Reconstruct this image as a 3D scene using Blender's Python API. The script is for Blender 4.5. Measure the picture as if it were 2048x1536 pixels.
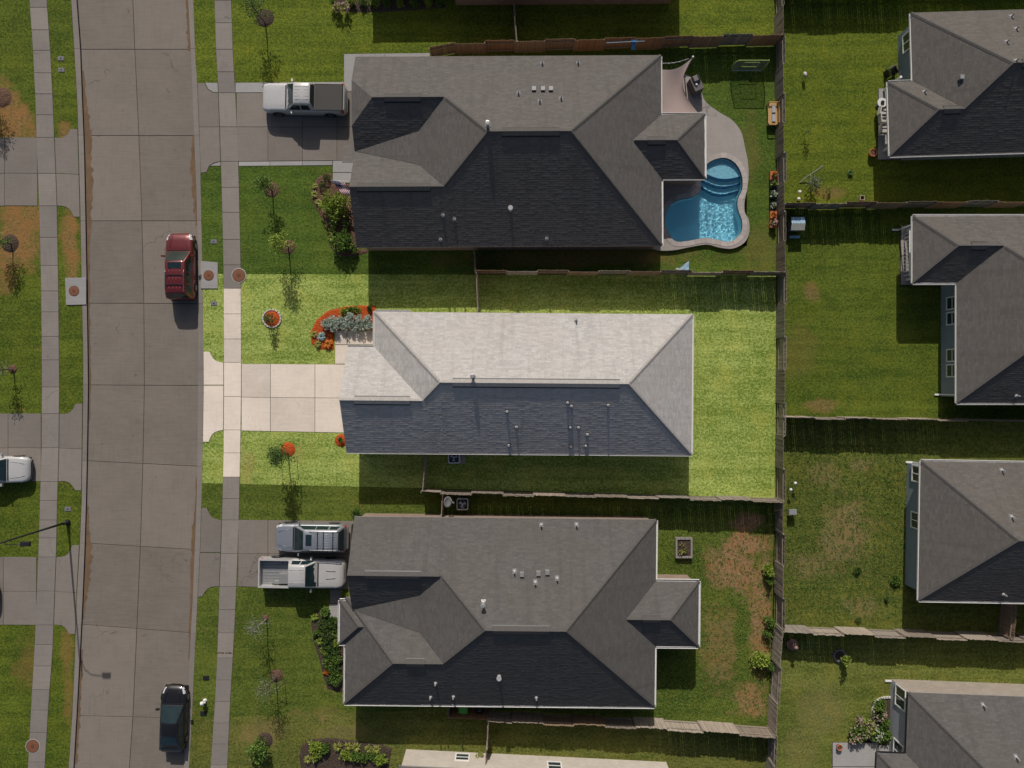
import bpy, math, random
from mathutils import Vector, Matrix, geometry
random.seed(7)
R = math.radians
scene = bpy.context.scene
for _o in list(bpy.data.objects): bpy.data.objects.remove(_o)

# ------------------------------------------------------------------ camera, sky, sun, exposure
CAM_H, PXM, IW, IH = 56.0, 28.0, 2048, 1536          # drone height, photo pixels per metre of ground
cam = bpy.data.cameras.new('camera'); cam_ob = bpy.data.objects.new('camera', cam)
scene.collection.objects.link(cam_ob); cam_ob.location = (0, 0, CAM_H); cam_ob.rotation_euler = (0, 0, 0)
cam.sensor_fit = 'HORIZONTAL'; cam.sensor_width = 36; cam.lens = 36*CAM_H*PXM/IW
cam.clip_start = 0.5; cam.clip_end = 6000; scene.camera = cam_ob
SUN_EL = 35.4; SDX = 0.085
_sd = Vector((SDX, -1, -math.tan(R(SUN_EL))*math.hypot(SDX, 1))).normalized()
sun = bpy.data.lights.new('sun', 'SUN'); sun.energy = 4.0; sun.angle = R(0.53); sun.color = (1.0, .95, .88)
sun_ob = bpy.data.objects.new('sun', sun); scene.collection.objects.link(sun_ob)
sun_ob.rotation_euler = _sd.to_track_quat('-Z', 'Y').to_euler(); sun_ob.location = (-4, 40, 40)
world = bpy.data.worlds.new('World'); scene.world = world; world.use_nodes = True
_wn = world.node_tree.nodes; _wl = world.node_tree.links
_sky = _wn.new('ShaderNodeTexSky'); _sky.sky_type = 'NISHITA'; _sky.sun_disc = False
_sky.air_density = .9; _sky.dust_density = 2.6; _sky.ozone_density = .5        # hazy humid summer air
_sky.sun_elevation = R(SUN_EL); _sky.sun_rotation = math.atan2(-SDX, 1)
_wl.new(_sky.outputs[0], _wn['Background'].inputs[0]); _wn['Background'].inputs[1].default_value = 0.075
vs = scene.view_settings; vs.view_transform = 'Standard'; vs.look = 'None'; vs.gamma = 1; vs.use_curve_mapping = False
vs.exposure = -0.17
scene.cycles.max_bounces = 8; scene.cycles.transparent_max_bounces = 12

# ------------------------------------------------------------------ helpers
def P(px, py, z=0.0):
    k = (CAM_H-z)/CAM_H/PXM
    return Vector(((px-IW/2)*k, (IH/2-py)*k, z))
def G(px, py, z):
    v = P(px, py, z); return Vector((v.x, v.y, 0.0))
ROOTM = {}
COL = scene.collection
def tag(o, label=None, cat=None, group=None, kind=None):
    if label: o['label'] = label
    if cat: o['category'] = cat
    if group: o['group'] = group
    if kind: o['kind'] = kind
    return o
def thing(name, label, cat, loc=(0, 0, 0), rz=0.0, group=None):
    o = bpy.data.objects.new(name, None); COL.objects.link(o); o.empty_display_size = .3
    o.location = loc; o.rotation_euler = (0, 0, rz)
    ROOTM[o.name] = (Matrix.Translation(Vector(loc)) @ Matrix.Rotation(rz, 4, 'Z')).inverted()
    return tag(o, label, cat, group)
class MB:
    def __init__(s): s.v = []; s.f = []; s.m = []; s.uv = []
    def vert(s, p): s.v.append(Vector(p)); return len(s.v)-1
    def face(s, pts, m=0, uv=None):
        i0 = len(s.v); s.v += [Vector(p) for p in pts]; s.f.append(list(range(i0, i0+len(pts)))); s.m.append(m); s.uv.append(uv)
    def box(s, x0, x1, y0, y1, z0, z1, M=None, m=0, taper=0.0):
        t = taper
        c = [(x0, y0, z0), (x1, y0, z0), (x1, y1, z0), (x0, y1, z0), (x0+t, y0+t, z1), (x1-t, y0+t, z1), (x1-t, y1-t, z1), (x0+t, y1-t, z1)]
        i0 = len(s.v); s.v += [(M @ Vector(p)) if M else Vector(p) for p in c]
        for q in ((0, 3, 2, 1), (4, 5, 6, 7), (0, 1, 5, 4), (1, 2, 6, 5), (2, 3, 7, 6), (3, 0, 4, 7)):
            s.f.append([i0+k for k in q]); s.m.append(m); s.uv.append(None)
    def prism(s, poly, z0, z1, m=0, bottom=True):
        """poly: ccw or cw list of xy; top at z1"""
        a = sum(poly[i][0]*poly[(i+1) % len(poly)][1]-poly[(i+1) % len(poly)][0]*poly[i][1] for i in range(len(poly)))
        p = list(poly) if a > 0 else list(reversed(poly)); n = len(p)
        i0 = len(s.v); s.v += [Vector((q[0], q[1], z0)) for q in p]+[Vector((q[0], q[1], z1)) for q in p]
        s.f.append([i0+n+k for k in range(n)]); s.m.append(m); s.uv.append(None)
        if bottom: s.f.append([i0+n-1-k for k in range(n)]); s.m.append(m); s.uv.append(None)
        for k in range(n):
            s.f.append([i0+k, i0+(k+1) % n, i0+n+(k+1) % n, i0+n+k]); s.m.append(m); s.uv.append(None)
    def tube(s, pts, rad, n=6, m=0, cap=True):
        pts = [Vector(p) for p in pts]
        if not isinstance(rad, (list, tuple)): rad = [rad]*len(pts)
        rings = []
        for k, p in enumerate(pts):
            d = (pts[min(k+1, len(pts)-1)]-pts[max(k-1, 0)]).normalized()
            a = d.orthogonal().normalized(); b = d.cross(a)
            r = []
            for j in range(n):
                t = 2*math.pi*j/n; r.append(s.vert(p+(a*math.cos(t)+b*math.sin(t))*rad[k]))
            rings.append(r)
        for k in range(len(rings)-1):
            # keep the rings aligned
            A, B = rings[k], rings[k+1]
            best = min(range(n), key=lambda o: sum((s.v[A[j]]-pts[k]).normalized().dot((s.v[B[(j+o) % n]]-pts[k+1]).normalized())*-1 for j in range(n)))
            B = [B[(j+best) % n] for j in range(n)]; rings[k+1] = B
            for j in range(n):
                s.f.append([A[j], A[(j+1) % n], B[(j+1) % n], B[j]]); s.m.append(m); s.uv.append(None)
        if cap:
            s.f.append(list(reversed(rings[0]))); s.m.append(m); s.uv.append(None)
            s.f.append(list(rings[-1])); s.m.append(m); s.uv.append(None)
    def lathe(s, prof, cx, cy, n=16, m=0):
        """prof: list of (r, z) from bottom to top"""
        rings = []
        for (r, z) in prof:
            rings.append([s.vert((cx+r*math.cos(2*math.pi*j/n), cy+r*math.sin(2*math.pi*j/n), z)) for j in range(n)])
        for a, b in zip(rings, rings[1:]):
            for j in range(n):
                s.f.append([a[j], a[(j+1) % n], b[(j+1) % n], b[j]]); s.m.append(m); s.uv.append(None)
        s.f.append(list(reversed(rings[0]))); s.m.append(m); s.uv.append(None)
        s.f.append(rings[-1]); s.m.append(m); s.uv.append(None)
    def grid(s, rows, m=0, close=False):
        ids = [[s.vert(p) for p in r] for r in rows]
        for a, b in zip(ids, ids[1:]):
            for j in range(len(a)-1 if not close else len(a)):
                k = (j+1) % len(a); s.f.append([a[j], a[k], b[k], b[j]]); s.m.append(m); s.uv.append(None)
        return ids
    def mesh(s, name, mats, smooth=False, M=None):
        me = bpy.data.meshes.new(name)
        v = [(M @ p) if M else p for p in s.v]
        me.from_pydata(v, [], s.f)
        for mt in (mats if isinstance(mats, (list, tuple)) else [mats]): me.materials.append(mt)
        me.polygons.foreach_set('material_index', s.m)
        if smooth: me.polygons.foreach_set('use_smooth', [True]*len(s.f))
        if any(u is not None for u in s.uv):
            ul = me.uv_layers.new(name='UVMap')
            for pol, u in zip(me.polygons, s.uv):
                for li, k in zip(pol.loop_indices, range(pol.loop_total)):
                    ul.data[li].uv = u[k] if u else (0, 0)
        me.update(); return me
    def build(s, name, mats, parent=None, smooth=False):
        """vertices are in world space; they are moved into the root's frame"""
        M = None; root = parent
        if parent is not None:
            while root.parent is not None: root = root.parent
            M = ROOTM.get(root.name)
        o = bpy.data.objects.new(name, s.mesh(name, mats, smooth, M)); COL.objects.link(o)
        if parent is not None: o.parent = parent
        return o
def link_mesh(name, me, parent=None, loc=(0, 0, 0), rz=0.0, sc=(1, 1, 1)):
    o = bpy.data.objects.new(name, me); COL.objects.link(o); o.location = loc; o.rotation_euler = (0, 0, rz); o.scale = sc
    if parent is not None: o.parent = parent
    return o
def lerp_tab(tab, y):
    if y <= tab[0][0]: (a, b), (c, d) = tab[0], tab[1]
    elif y >= tab[-1][0]: (a, b), (c, d) = tab[-2], tab[-1]
    else:
        for (a, b), (c, d) in zip(tab, tab[1:]):
            if a <= y <= c: break
    return b+(d-b)*(y-a)/(c-a)
def catmull(pts, n=6, closed=True):
    out = []; L = len(pts)
    for i in range(L if closed else L-1):
        p0, p1, p2, p3 = (Vector(pts[(i+k) % L] if closed else pts[min(max(i+k, 0), L-1)]) for k in (-1, 0, 1, 2))
        for j in range(n):
            t = j/n
            out.append(.5*((2*p1)+(p2-p0)*t+(2*p0-5*p1+4*p2-p3)*t*t+(3*p1-p0-3*p2+p3)*t**3))
    if not closed: out.append(Vector(pts[-1]))
    return out
def xy(pts, z=0.0): return [(P(a, b, z).x, P(a, b, z).y) for a, b in pts]
def holed(name, outer, holes, z, z0, mats, parent=None):
    """sheet with holes, plus a skirt down to z0 on every rim"""
    mb = MB(); loops = [[Vector((p[0], p[1], 0)) for p in l] for l in [outer]+holes]
    flat = [p for l in loops for p in l]
    for t in geometry.tessellate_polygon(loops):
        a, b, c = (flat[i] for i in t)
        if (b-a).cross(c-a).z < 0: b, c = c, b
        mb.face([(q.x, q.y, z) for q in (a, b, c)])
    for l in loops:
        for p, q in zip(l, l[1:]+l[:1]): mb.face([(p.x, p.y, z0), (q.x, q.y, z0), (q.x, q.y, z), (p.x, p.y, z)])
    return mb.build(name, mats, parent)

# ------------------------------------------------------------------ materials
class NT:
    def __init__(s, name):
        s.m = bpy.data.materials.new(name); s.m.use_nodes = True; s.n = s.m.node_tree.nodes; s.l = s.m.node_tree.links
        s.b = s.n['Principled BSDF']; s.out = s.n['Material Output']
    def node(s, t, **kw):
        n = s.n.new(t)
        for k, v in kw.items(): setattr(n, k, v)
        return n
    def link(s, a, b): s.l.new(a, b)
    def set(s, sock, v):
        if hasattr(v, 'type') and hasattr(v, 'links'): s.l.new(v, sock)
        elif isinstance(v, tuple) and len(v) == 3 and sock.type == 'RGBA': sock.default_value = (*v, 1)
        else: sock.default_value = v
    def noise(s, scale, detail=3, vec=None, rough=.55, dist=0.0, w=None):
        n = s.node('ShaderNodeTexNoise'); n.inputs['Scale'].default_value = scale; n.inputs['Detail'].default_value = detail
        n.inputs['Roughness'].default_value = rough; n.inputs['Distortion'].default_value = dist
        if vec is not None: s.link(vec, n.inputs['Vector'])
        return n.outputs[0]
    def math(s, op, a, b=None, c=None, clamp=False):
        n = s.node('ShaderNodeMath', operation=op, use_clamp=clamp); s.set(n.inputs[0], a)
        if b is not None: s.set(n.inputs[1], b)
        if c is not None: s.set(n.inputs[2], c)
        return n.outputs[0]
    def mix(s, fac, a, b, mode='MIX'):
        n = s.node('ShaderNodeMix', data_type='RGBA', blend_type=mode, clamp_factor=True); s.set(n.inputs['Factor'], fac)
        s.set(n.inputs[6], a); s.set(n.inputs[7], b); return n.outputs[2]
    def ramp(s, fac, lo, hi, a=0.0, b=1.0):
        n = s.node('ShaderNodeMapRange', interpolation_type='SMOOTHSTEP'); s.set(n.inputs['Value'], fac)
        n.inputs['From Min'].default_value = lo; n.inputs['From Max'].default_value = hi
        n.inputs['To Min'].default_value = a; n.inputs['To Max'].default_value = b; return n.outputs[0]
    def pos(s): return s.node('ShaderNodeNewGeometry').outputs['Position']
    def objco(s): return s.node('ShaderNodeTexCoord').outputs['Object']
    def rnd(s): return s.node('ShaderNodeObjectInfo').outputs['Random']
    def mapv(s, vec, sc=(1, 1, 1), rot=(0, 0, 0), loc=(0, 0, 0)):
        n = s.node('ShaderNodeMapping'); s.link(vec, n.inputs[0]); n.inputs['Scale'].default_value = sc; n.inputs['Rotation'].default_value = rot
        n.inputs['Location'].default_value = loc; return n.outputs[0]
    def bump(s, h, strength=.5, dist=.05):
        n = s.node('ShaderNodeBump'); n.inputs['Strength'].default_value = strength; n.inputs['Distance'].default_value = dist
        s.link(h, n.inputs['Height']); s.link(n.outputs[0], s.b.inputs['Normal'])
    def col(s, c): s.set(s.b.inputs['Base Color'], c)
    def fin(s, rough=.7, metal=0.0, spec=.3):
        s.b.inputs['Roughness'].default_value = rough; s.b.inputs['Metallic'].default_value = metal
        s.b.inputs['Specular IOR Level'].default_value = spec; return s.m
def sc3(c, k): return tuple(x*k for x in c)
def m_plain(name, c, rough=.5, metal=0.0, spec=.4, amt=.12, nscale=6.0, bump=0.0, coat=0.0):
    t = NT(name); n = t.noise(nscale, 4, t.pos()); t.col(t.mix(n, sc3(c, 1-amt), sc3(c, 1+amt)))
    if bump: t.bump(n, .4, bump)
    if coat: t.b.inputs['Coat Weight'].default_value = coat; t.b.inputs['Coat Roughness'].default_value = .06
    return t.fin(rough, metal, spec)
def m_grass(name, dark, light, dry=(.20, .145, .05), dryamt=0.0, patches=(), tuft=5.4, contrast=1.0, seed=0.0):
    """turf: broad mowing drift, tufts, thatch; patches are worn/dry spots (px, py, rx, ry) in the yard"""
    t = NT(name); p = t.mapv(t.pos(), loc=(seed*13.1, seed*7.7, 0)); q = t.pos()
    big = t.noise(.22, 3, p); mid = t.noise(1.1, 4, p); tf = t.noise(tuft, 4, p, .7); fine = t.noise(11, 2, p, .7)
    f = t.math('ADD', t.math('MULTIPLY', t.ramp(tf, .36, .64), .56*contrast), t.math('MULTIPLY', t.ramp(mid, .3, .7), .22))
    f = t.math('ADD', f, t.math('MULTIPLY', t.math('SUBTRACT', t.ramp(fine, .34, .66), .5), .55*contrast))
    f = t.math('ADD', f, t.math('MULTIPLY', t.math('SUBTRACT', big, .5), .75))
    mow = t.noise(1.0, 2, t.mapv(p, sc=(.10, 1.75, 1), rot=(0, 0, 1.5708*(int(seed) % 2)+.03)))          # mower passes
    f = t.math('ADD', f, t.math('MULTIPLY', t.math('SUBTRACT', t.ramp(mow, .38, .62), .5), .20))
    c = t.mix(f, dark, (light[0]*.99, light[1], light[2]*1.12))
    yel = t.ramp(t.noise(.5, 4, t.mapv(p, loc=(9, 4, 0))), .45, .75)
    c = t.mix(t.math('MULTIPLY', yel, .20), c, (light[0]*1.3, light[1]*.98, light[2]*.8))
    g = t.math('MULTIPLY', t.ramp(t.math('ADD', t.noise(.55, 5, t.mapv(p, loc=(3, 31, 0)), .65), t.math('MULTIPLY', t.math('SUBTRACT', tf, .5), .35)), .60, .78), dryamt)
    for (px, py, rx, ry, st) in patches:
        w = P(px, py); sep = t.node('ShaderNodeSeparateXYZ'); t.link(q, sep.inputs[0])
        dx = t.math('DIVIDE', t.math('SUBTRACT', sep.outputs[0], w.x), rx/PXM); dy = t.math('DIVIDE', t.math('SUBTRACT', sep.outputs[1], w.y), ry/PXM)
        d = t.math('SQRT', t.math('ADD', t.math('MULTIPLY', dx, dx), t.math('MULTIPLY', dy, dy)))
        d = t.math('ADD', d, t.math('MULTIPLY', t.math('SUBTRACT', t.noise(.75, 6, p, .72), .5), 2.6))
        d = t.math('ADD', d, t.math('MULTIPLY', t.math('SUBTRACT', tf, .5), .5))
        g = t.math('MAXIMUM', g, t.ramp(d, 1.15, .45, 0, st))
    dc = t.mix(t.ramp(t.noise(5, 4, p, .7), .35, .7), sc3(dry, .6), sc3(dry, 1.15)); dc = t.mix(t.ramp(t.noise(.9, 3, t.mapv(p, loc=(77, 5, 0))), .42, .62), dc, (dry[0]*.98, dry[1]*.84, dry[2]*.78))
    c = t.mix(g, c, dc); t.col(c)
    t.bump(t.math('ADD', tf, t.math('MULTIPLY', fine, .7)), .6, .07)
    return t.fin(.85, 0, .15)
def m_concrete(name, c, warm=(1.0, 1.0, 1.0), streak=.1, dirt=.25):
    t = NT(name); q = t.pos(); r = t.rnd()
    a = t.noise(.45, 5, q, .6); b = t.noise(3.2, 5, q, .65); g = t.noise(40, 2, q)
    st = t.noise(1.0, 4, t.mapv(q, sc=(.7, 9, 1)), .6); st2 = t.noise(1.0, 3, t.mapv(q, sc=(7, .5, 1)))
    k = t.math('ADD', t.math('MULTIPLY', a, .35), t.math('ADD', t.math('MULTIPLY', b, .2), t.math('MULTIPLY', st, streak*2.4)))
    k = t.math('ADD', k, t.math('MULTIPLY', g, .12)); k = t.math('ADD', k, t.math('MULTIPLY', t.math('SUBTRACT', r, .3), .22))
    c1 = t.mix(t.ramp(k, .15, .85), sc3(c, .72), sc3(c, 1.2))
    c1 = t.mix(t.math('MULTIPLY', t.ramp(t.noise(.8, 6, t.mapv(q, loc=(5, 2, 0)), .7), .55, .8), dirt), c1, (c[0]*.62, c[1]*.54, c[2]*.44))
    c1 = t.mix(t.math('MULTIPLY', t.ramp(st2, .50, .75), dirt*.8), c1, sc3(c, .7))
    c1 = t.mix(t.math('MULTIPLY', t.ramp(t.noise(2.1, 2, t.mapv(q, loc=(51, 12, 0))), .70, .78), .5), c1, sc3(c, .5))
    vo = t.node('ShaderNodeTexVoronoi', feature='DISTANCE_TO_EDGE'); vo.inputs['Scale'].default_value = .16; wob = t.node('ShaderNodeVectorMath', operation='ADD'); t.link(q, wob.inputs[0])
    nz = t.node('ShaderNodeTexNoise'); t.link(q, nz.inputs['Vector']); nz.inputs['Scale'].default_value = 1.1; nz.inputs['Detail'].default_value = 5; t.link(nz.outputs['Color'], wob.inputs[1]); t.link(wob.outputs[0], vo.inputs['Vector'])
    crack = t.math('MULTIPLY', t.ramp(vo.outputs['Distance'], .0045, .0015), t.ramp(t.noise(.25, 2, t.mapv(q, loc=(8, 3, 0))), .56, .66))
    c1 = t.mix(t.math('MULTIPLY', crack, .55), c1, sc3(c, .35)); drip = t.node('ShaderNodeTexVoronoi'); t.link(q, drip.inputs['Vector']); drip.inputs['Scale'].default_value = .75
    c1 = t.mix(t.math('MULTIPLY', t.ramp(t.math('ADD', drip.outputs['Distance'], t.math('MULTIPLY', t.noise(9, 3, q), .06)), .11, .06), t.math('MULTIPLY', t.ramp(t.noise(.35, 2, t.mapv(q, loc=(3, 9, 0))), .5, .6), .38)), c1, sc3(c, .42))
    t.col(c1); t.bump(t.math('ADD', g, st), .25, .01); return t.fin(.85, 0, .25)
def m_shingle(name, c):
    """laminated asphalt shingles: 14 cm courses, staggered tabs of several greys; UV is metres along the eave / up the slope"""
    t = NT(name); uv = t.node('ShaderNodeTexCoord').outputs['UV']
    br = t.node('ShaderNodeTexBrick'); t.link(uv, br.inputs['Vector']); br.offset = .37; br.offset_frequency = 2; br.squash = .7; br.squash_frequency = 3
    br.inputs['Scale'].default_value = 1; br.inputs['Brick Width'].default_value = .42; br.inputs['Row Height'].default_value = .155
    br.inputs['Mortar Size'].default_value = .006; br.inputs['Mortar Smooth'].default_value = .3; br.inputs['Bias'].default_value = -.1
    br.inputs['Color1'].default_value = (*sc3(c, .70), 1); br.inputs['Color2'].default_value = (*sc3(c, 1.30), 1); br.inputs['Mortar'].default_value = (*sc3(c, .5), 1)
    gr = t.noise(55, 3, t.pos(), .7); sp = t.noise(6, 3, t.mapv(uv, sc=(.8, 1.7, 1)), .6); bg = t.noise(.35, 4, t.pos())
    col = t.mix(.45, br.outputs['Color'], t.mix(t.ramp(sp, .3, .7), sc3(c, .76), sc3(c, 1.25)))
    col = t.mix(t.ramp(gr, .3, .72, 0, .55), col, t.mix(t.ramp(gr, .4, .6), sc3(c, .5), sc3(c, 1.7)))
    col = t.mix(t.math('MULTIPLY', t.ramp(bg, .35, .7), .3), col, (c[0]*1.06, c[1]*.96, c[2]*.88))
    stain = t.noise(1.0, 4, t.mapv(uv, sc=(2.2, .12, 1)))
    col = t.mix(t.math('MULTIPLY', t.ramp(stain, .48, .72), .30), col, sc3(c, .62)); t.col(col)
    sep = t.node('ShaderNodeSeparateXYZ'); t.link(uv, sep.inputs[0])
    saw = t.math('SUBTRACT', 1.0, t.math('FRACT', t.math('DIVIDE', sep.outputs[1], .155)))
    lam = t.math('MULTIPLY', t.math('GREATER_THAN', t.noise(3.1, 0, t.mapv(uv, sc=(1.1, 2.2, 1))), .5), 2.2)
    h = t.math('ADD', t.math('MULTIPLY', saw, 1.0), t.math('ADD', t.math('MULTIPLY', br.outputs['Fac'], -.8), t.math('ADD', lam, t.math('MULTIPLY', gr, .5))))
    t.bump(gr, .6, .006); return t.fin(.92, 0, .2)
def m_wood(name, c, c2):
    t = NT(name); o = t.objco(); r = t.rnd(); q = t.pos()
    g = t.noise(1.0, 5, t.mapv(o, sc=(16, 16, 1.2)), .65); b = t.noise(.7, 3, q); bd = t.noise(1.0, 1, t.mapv(o, sc=(6.8, .1, .02)))
    k = t.math('ADD', t.math('MULTIPLY', g, .4), t.math('ADD', t.math('MULTIPLY', bd, .45), t.math('MULTIPLY', b, .2)))
    col = t.mix(t.ramp(k, .3, .75), sc3(c, .6), sc3(c, 1.25)); col = t.mix(t.ramp(r, .3, .95), col, t.mix(t.ramp(k, .3, .75), sc3(c2, .6), sc3(c2, 1.25)))
    t.col(col); t.bump(g, .5, .01); return t.fin(.85, 0, .2)
def m_mulch(name, c, c2):
    t = NT(name); q = t.pos(); a = t.noise(16, 5, t.mapv(q, sc=(1.5, .8, 1)), .75); v = t.node('ShaderNodeTexVoronoi'); t.link(q, v.inputs['Vector']); v.inputs['Scale'].default_value = 14
    col = t.mix(t.ramp(a, .32, .7), sc3(c, .35), c2); col = t.mix(.4, col, t.mix(v.outputs['Distance'], sc3(c, 1.2), sc3(c, .3))); t.col(col)
    t.bump(t.math('ADD', a, v.outputs['Distance']), .9, .06); return t.fin(.9, 0, .15)
def m_leaf(name, c, c2, trans=.25):
    t = NT(name); q = t.pos(); n = t.noise(7, 3, q, .7); r = t.rnd()
    col = t.mix(t.ramp(n, .3, .7), c, c2); t.col(t.mix(t.math('MULTIPLY', r, .25), col, sc3(c, .7)))
    tr = t.node('ShaderNodeBsdfTranslucent'); t.link(col, tr.inputs['Color']); mx = t.node('ShaderNodeMixShader'); mx.inputs[0].default_value = trans
    t.link(t.b.outputs[0], mx.inputs[1]); t.link(tr.outputs[0], mx.inputs[2]); t.link(mx.outputs[0], t.out.inputs[0]); return t.fin(.55, 0, .35)
def m_brick(name, c, c2, mort):
    t = NT(name); o = t.node('ShaderNodeTexCoord').outputs['UV']; br = t.node('ShaderNodeTexBrick'); t.link(o, br.inputs['Vector']); br.inputs['Scale'].default_value = 1
    br.inputs['Brick Width'].default_value = .21; br.inputs['Row Height'].default_value = .075; br.inputs['Mortar Size'].default_value = .007
    br.inputs['Color1'].default_value = (*c, 1); br.inputs['Color2'].default_value = (*c2, 1); br.inputs['Mortar'].default_value = (*mort, 1)
    n = t.noise(1.4, 4, t.pos()); t.col(t.mix(t.ramp(n, .3, .7, 0, .3), br.outputs[0], sc3(c, .7))); t.bump(br.outputs['Fac'], -.5, .01); return t.fin(.9, 0, .2)
def m_siding(name, c):
    t = NT(name); sep = t.node('ShaderNodeSeparateXYZ'); t.link(t.pos(), sep.inputs[0])
    f = t.math('FRACT', t.math('DIVIDE', sep.outputs[2], .16)); n = t.noise(2, 4, t.pos())
    t.col(t.mix(n, sc3(c, .85), sc3(c, 1.12))); t.bump(t.math('SUBTRACT', 1.0, f), .9, .02); return t.fin(.7, 0, .3)

MT = {}
GR = {   # turf of each owner, the mid lot brightened: dark blade, light blade
 'west':  m_grass('turf_west', (.035, .062, .006), (.150, .185, .018), dry=(.28, .165, .06), dryamt=.4, patches=[(30, 250, 60, 40, .9), (40, 450, 60, 60, .9), (145, 500, 16, 90, .8), (60, 1330, 40, 60, .35), (30, 240, 46, 40, .95), (12, 210, 30, 50, .8), (130, 262, 18, 22, .75), (30, 490, 55, 70, .95), (140, 470, 22, 60, .9), (10, 560, 40, 30, .6), (148, 540, 12, 30, .6), (135, 1300, 14, 80, .5), (140, 1400, 14, 60, .45)], seed=1),
 'top':   m_grass('turf_top', (.045, .075, .006), (.185, .220, .018), dryamt=.1, seed=2),
 'pool':  m_grass('turf_pool_house', (.032, .066, .008), (.125, .178, .022), dryamt=.12, patches=[(1520, 500, 40, 60, .35), (1500, 300, 25, 80, .3), (1150, 515, 260, 22, .75), (890, 520, 30, 14, .4)], seed=3),
 'mid':   m_grass('turf_listed_lot', (.115, .185, .022), (.47, .53, .13), dry=(.42, .34, .12), dryamt=.18, patches=[(495, 935, 25, 40, .4), (600, 905, 12, 20, .35)], tuft=5.4, seed=4),  # blade colours lifted so this lot looks more strongly lit
 'low':   m_grass('turf_lower_house', (.038, .066, .008), (.150, .180, .026), dry=(.33, .195, .10), dryamt=.5, patches=[(1470, 1130, 60, 70, .85), (1500, 1090, 50, 30, .9), (1440, 1290, 40, 100, .42), (1520, 1230, 26, 150, .75), (1500, 1400, 40, 40, .7), (1495, 1045, 40, 22, .9), (640, 1440, 90, 25, .25)], seed=5),
 'low2':  m_grass('turf_bottom', (.050, .070, .010), (.190, .190, .040), dry=(.30, .22, .10), dryamt=.5, patches=[(520, 1465, 60, 30, .4), (700, 1465, 80, 14, .35)], seed=6),
 'r1':    m_grass('turf_r1', (.045, .075, .006), (.175, .205, .016), dryamt=.12, patches=[(1655, 385, 40, 14, .7)], seed=7),
 'r2':    m_grass('turf_r2', (.036, .066, .006), (.145, .175, .018), dryamt=.12, patches=[(1625, 585, 20, 22, .8), (1640, 812, 40, 14, .8), (1600, 700, 40, 60, .3)], seed=8),
 'r3':    m_grass('turf_r3', (.045, .066, .010), (.170, .175, .030), dry=(.27, .20, .10), dryamt=.55, patches=[(1690, 1070, 60, 75, .6), (1650, 950, 40, 30, .3), (1725, 1210, 40, 28, .4), (1720, 930, 35, 14, .5), (1620, 1130, 40, 30, .5)], tuft=4.4, seed=9),
 'r4':    m_grass('turf_r4', (.060, .085, .012), (.215, .225, .045), dry=(.28, .23, .11), dryamt=.4, patches=[(1640, 1420, 60, 60, .28), (1600, 1500, 40, 60, .25)], seed=10),
}
MT['street'] = m_concrete('street_concrete', (0.193, 0.165, 0.139), streak=.16, dirt=.3)
MT['walk'] = m_concrete('sidewalk_concrete', (0.246, 0.216, 0.192), dirt=.35)
MT['drive'] = m_concrete('driveway_concrete', (0.220, 0.191, 0.166), dirt=.28)
MT['fresh'] = m_concrete('new_pale_concrete', (.74, .64, .54), dirt=.22)  # brighter copy of the concrete: extra light painted into the middle lot
MT['strip'] = m_concrete('strip_concrete', (0.344, 0.331, 0.318), dirt=.2)
MT['deck'] = m_concrete('pool_deck_concrete', (0.312, 0.277, 0.255), dirt=.2)
MT['coping'] = m_concrete('pool_coping_stone', (.42, .37, .34), dirt=.1)
MT['curb'] = m_concrete('curb_concrete', (0.234, 0.205, 0.182), dirt=.5)
MT['joint'] = m_plain('joint_filler', (.055, .045, .038), .9, amt=.3)
MT['soil'] = m_plain('soil', (.07, .05, .035), .95, amt=.4, nscale=2)
MT['silt'] = m_plain('gutter_silt', (.155, .095, .052), .9, amt=.45, nscale=1.6)
MT['roofA'] = m_shingle('weathered_grey_shingles', (0.111, 0.102, 0.095))
MT['roofB'] = m_shingle('light_grey_shingles', (0.408, 0.389, 0.370))  # shingle grey lightened to imitate stronger light on the middle roof
MT['roofC'] = m_shingle('warm_grey_shingles', (0.102, 0.096, 0.090))
MT['roofR'] = m_shingle('brown_grey_shingles', (0.108, 0.099, 0.090))
MT['capA'] = m_plain('ridge_shingles_dark', (0.084, 0.078, 0.072), .9, amt=.35, nscale=7, bump=.01)
MT['capB'] = m_plain('ridge_shingles_pale', (.33, .31, .29), .9, amt=.35, nscale=7, bump=.01)  # ridge caps lightened along with the brightened middle roof
MT['trim'] = m_plain('white_trim', (.76, .74, .71), .45, amt=.06)
MT['fascia'] = m_plain('grey_fascia', (.30, .28, .26), .5)
MT['brickA'] = m_brick('brown_brick', (.24, .16, .12), (.32, .23, .17), (.30, .27, .24))
MT['brickD'] = m_brick('cream_brick', (.50, .44, .37), (.58, .52, .45), (.46, .43, .39))
MT['brickR'] = m_brick('tan_brick', (.30, .25, .20), (.38, .32, .27), (.36, .33, .30))
MT['sidR'] = m_siding('blue_grey_siding', (.215, .262, .275))
MT['sidR4'] = m_siding('pale_grey_siding', (.33, .34, .36))
MT['glass'] = m_plain('window_glass', (.03, .045, .045), .06, spec=.9, amt=.1)
MT['fence'] = m_wood('weathered_cedar', (.235, .195, .155), (.27, .235, .20))
MT['fencebrown'] = m_wood('newer_brown_cedar', (.33, .19, .105), (.29, .20, .13))
MT['fencepale'] = m_wood('bleached_cedar', (.38, .32, .26), (.33, .27, .215))
MT['rail'] = m_plain('rail_wood', (.25, .21, .17), .85, amt=.25)
MT['mulch'] = m_mulch('brown_mulch', (.16, .085, .055), (.30, .18, .13))
MT['mulchred'] = m_mulch('red_dyed_mulch', (.62, .085, .02), (.80, .19, .045))
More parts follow.
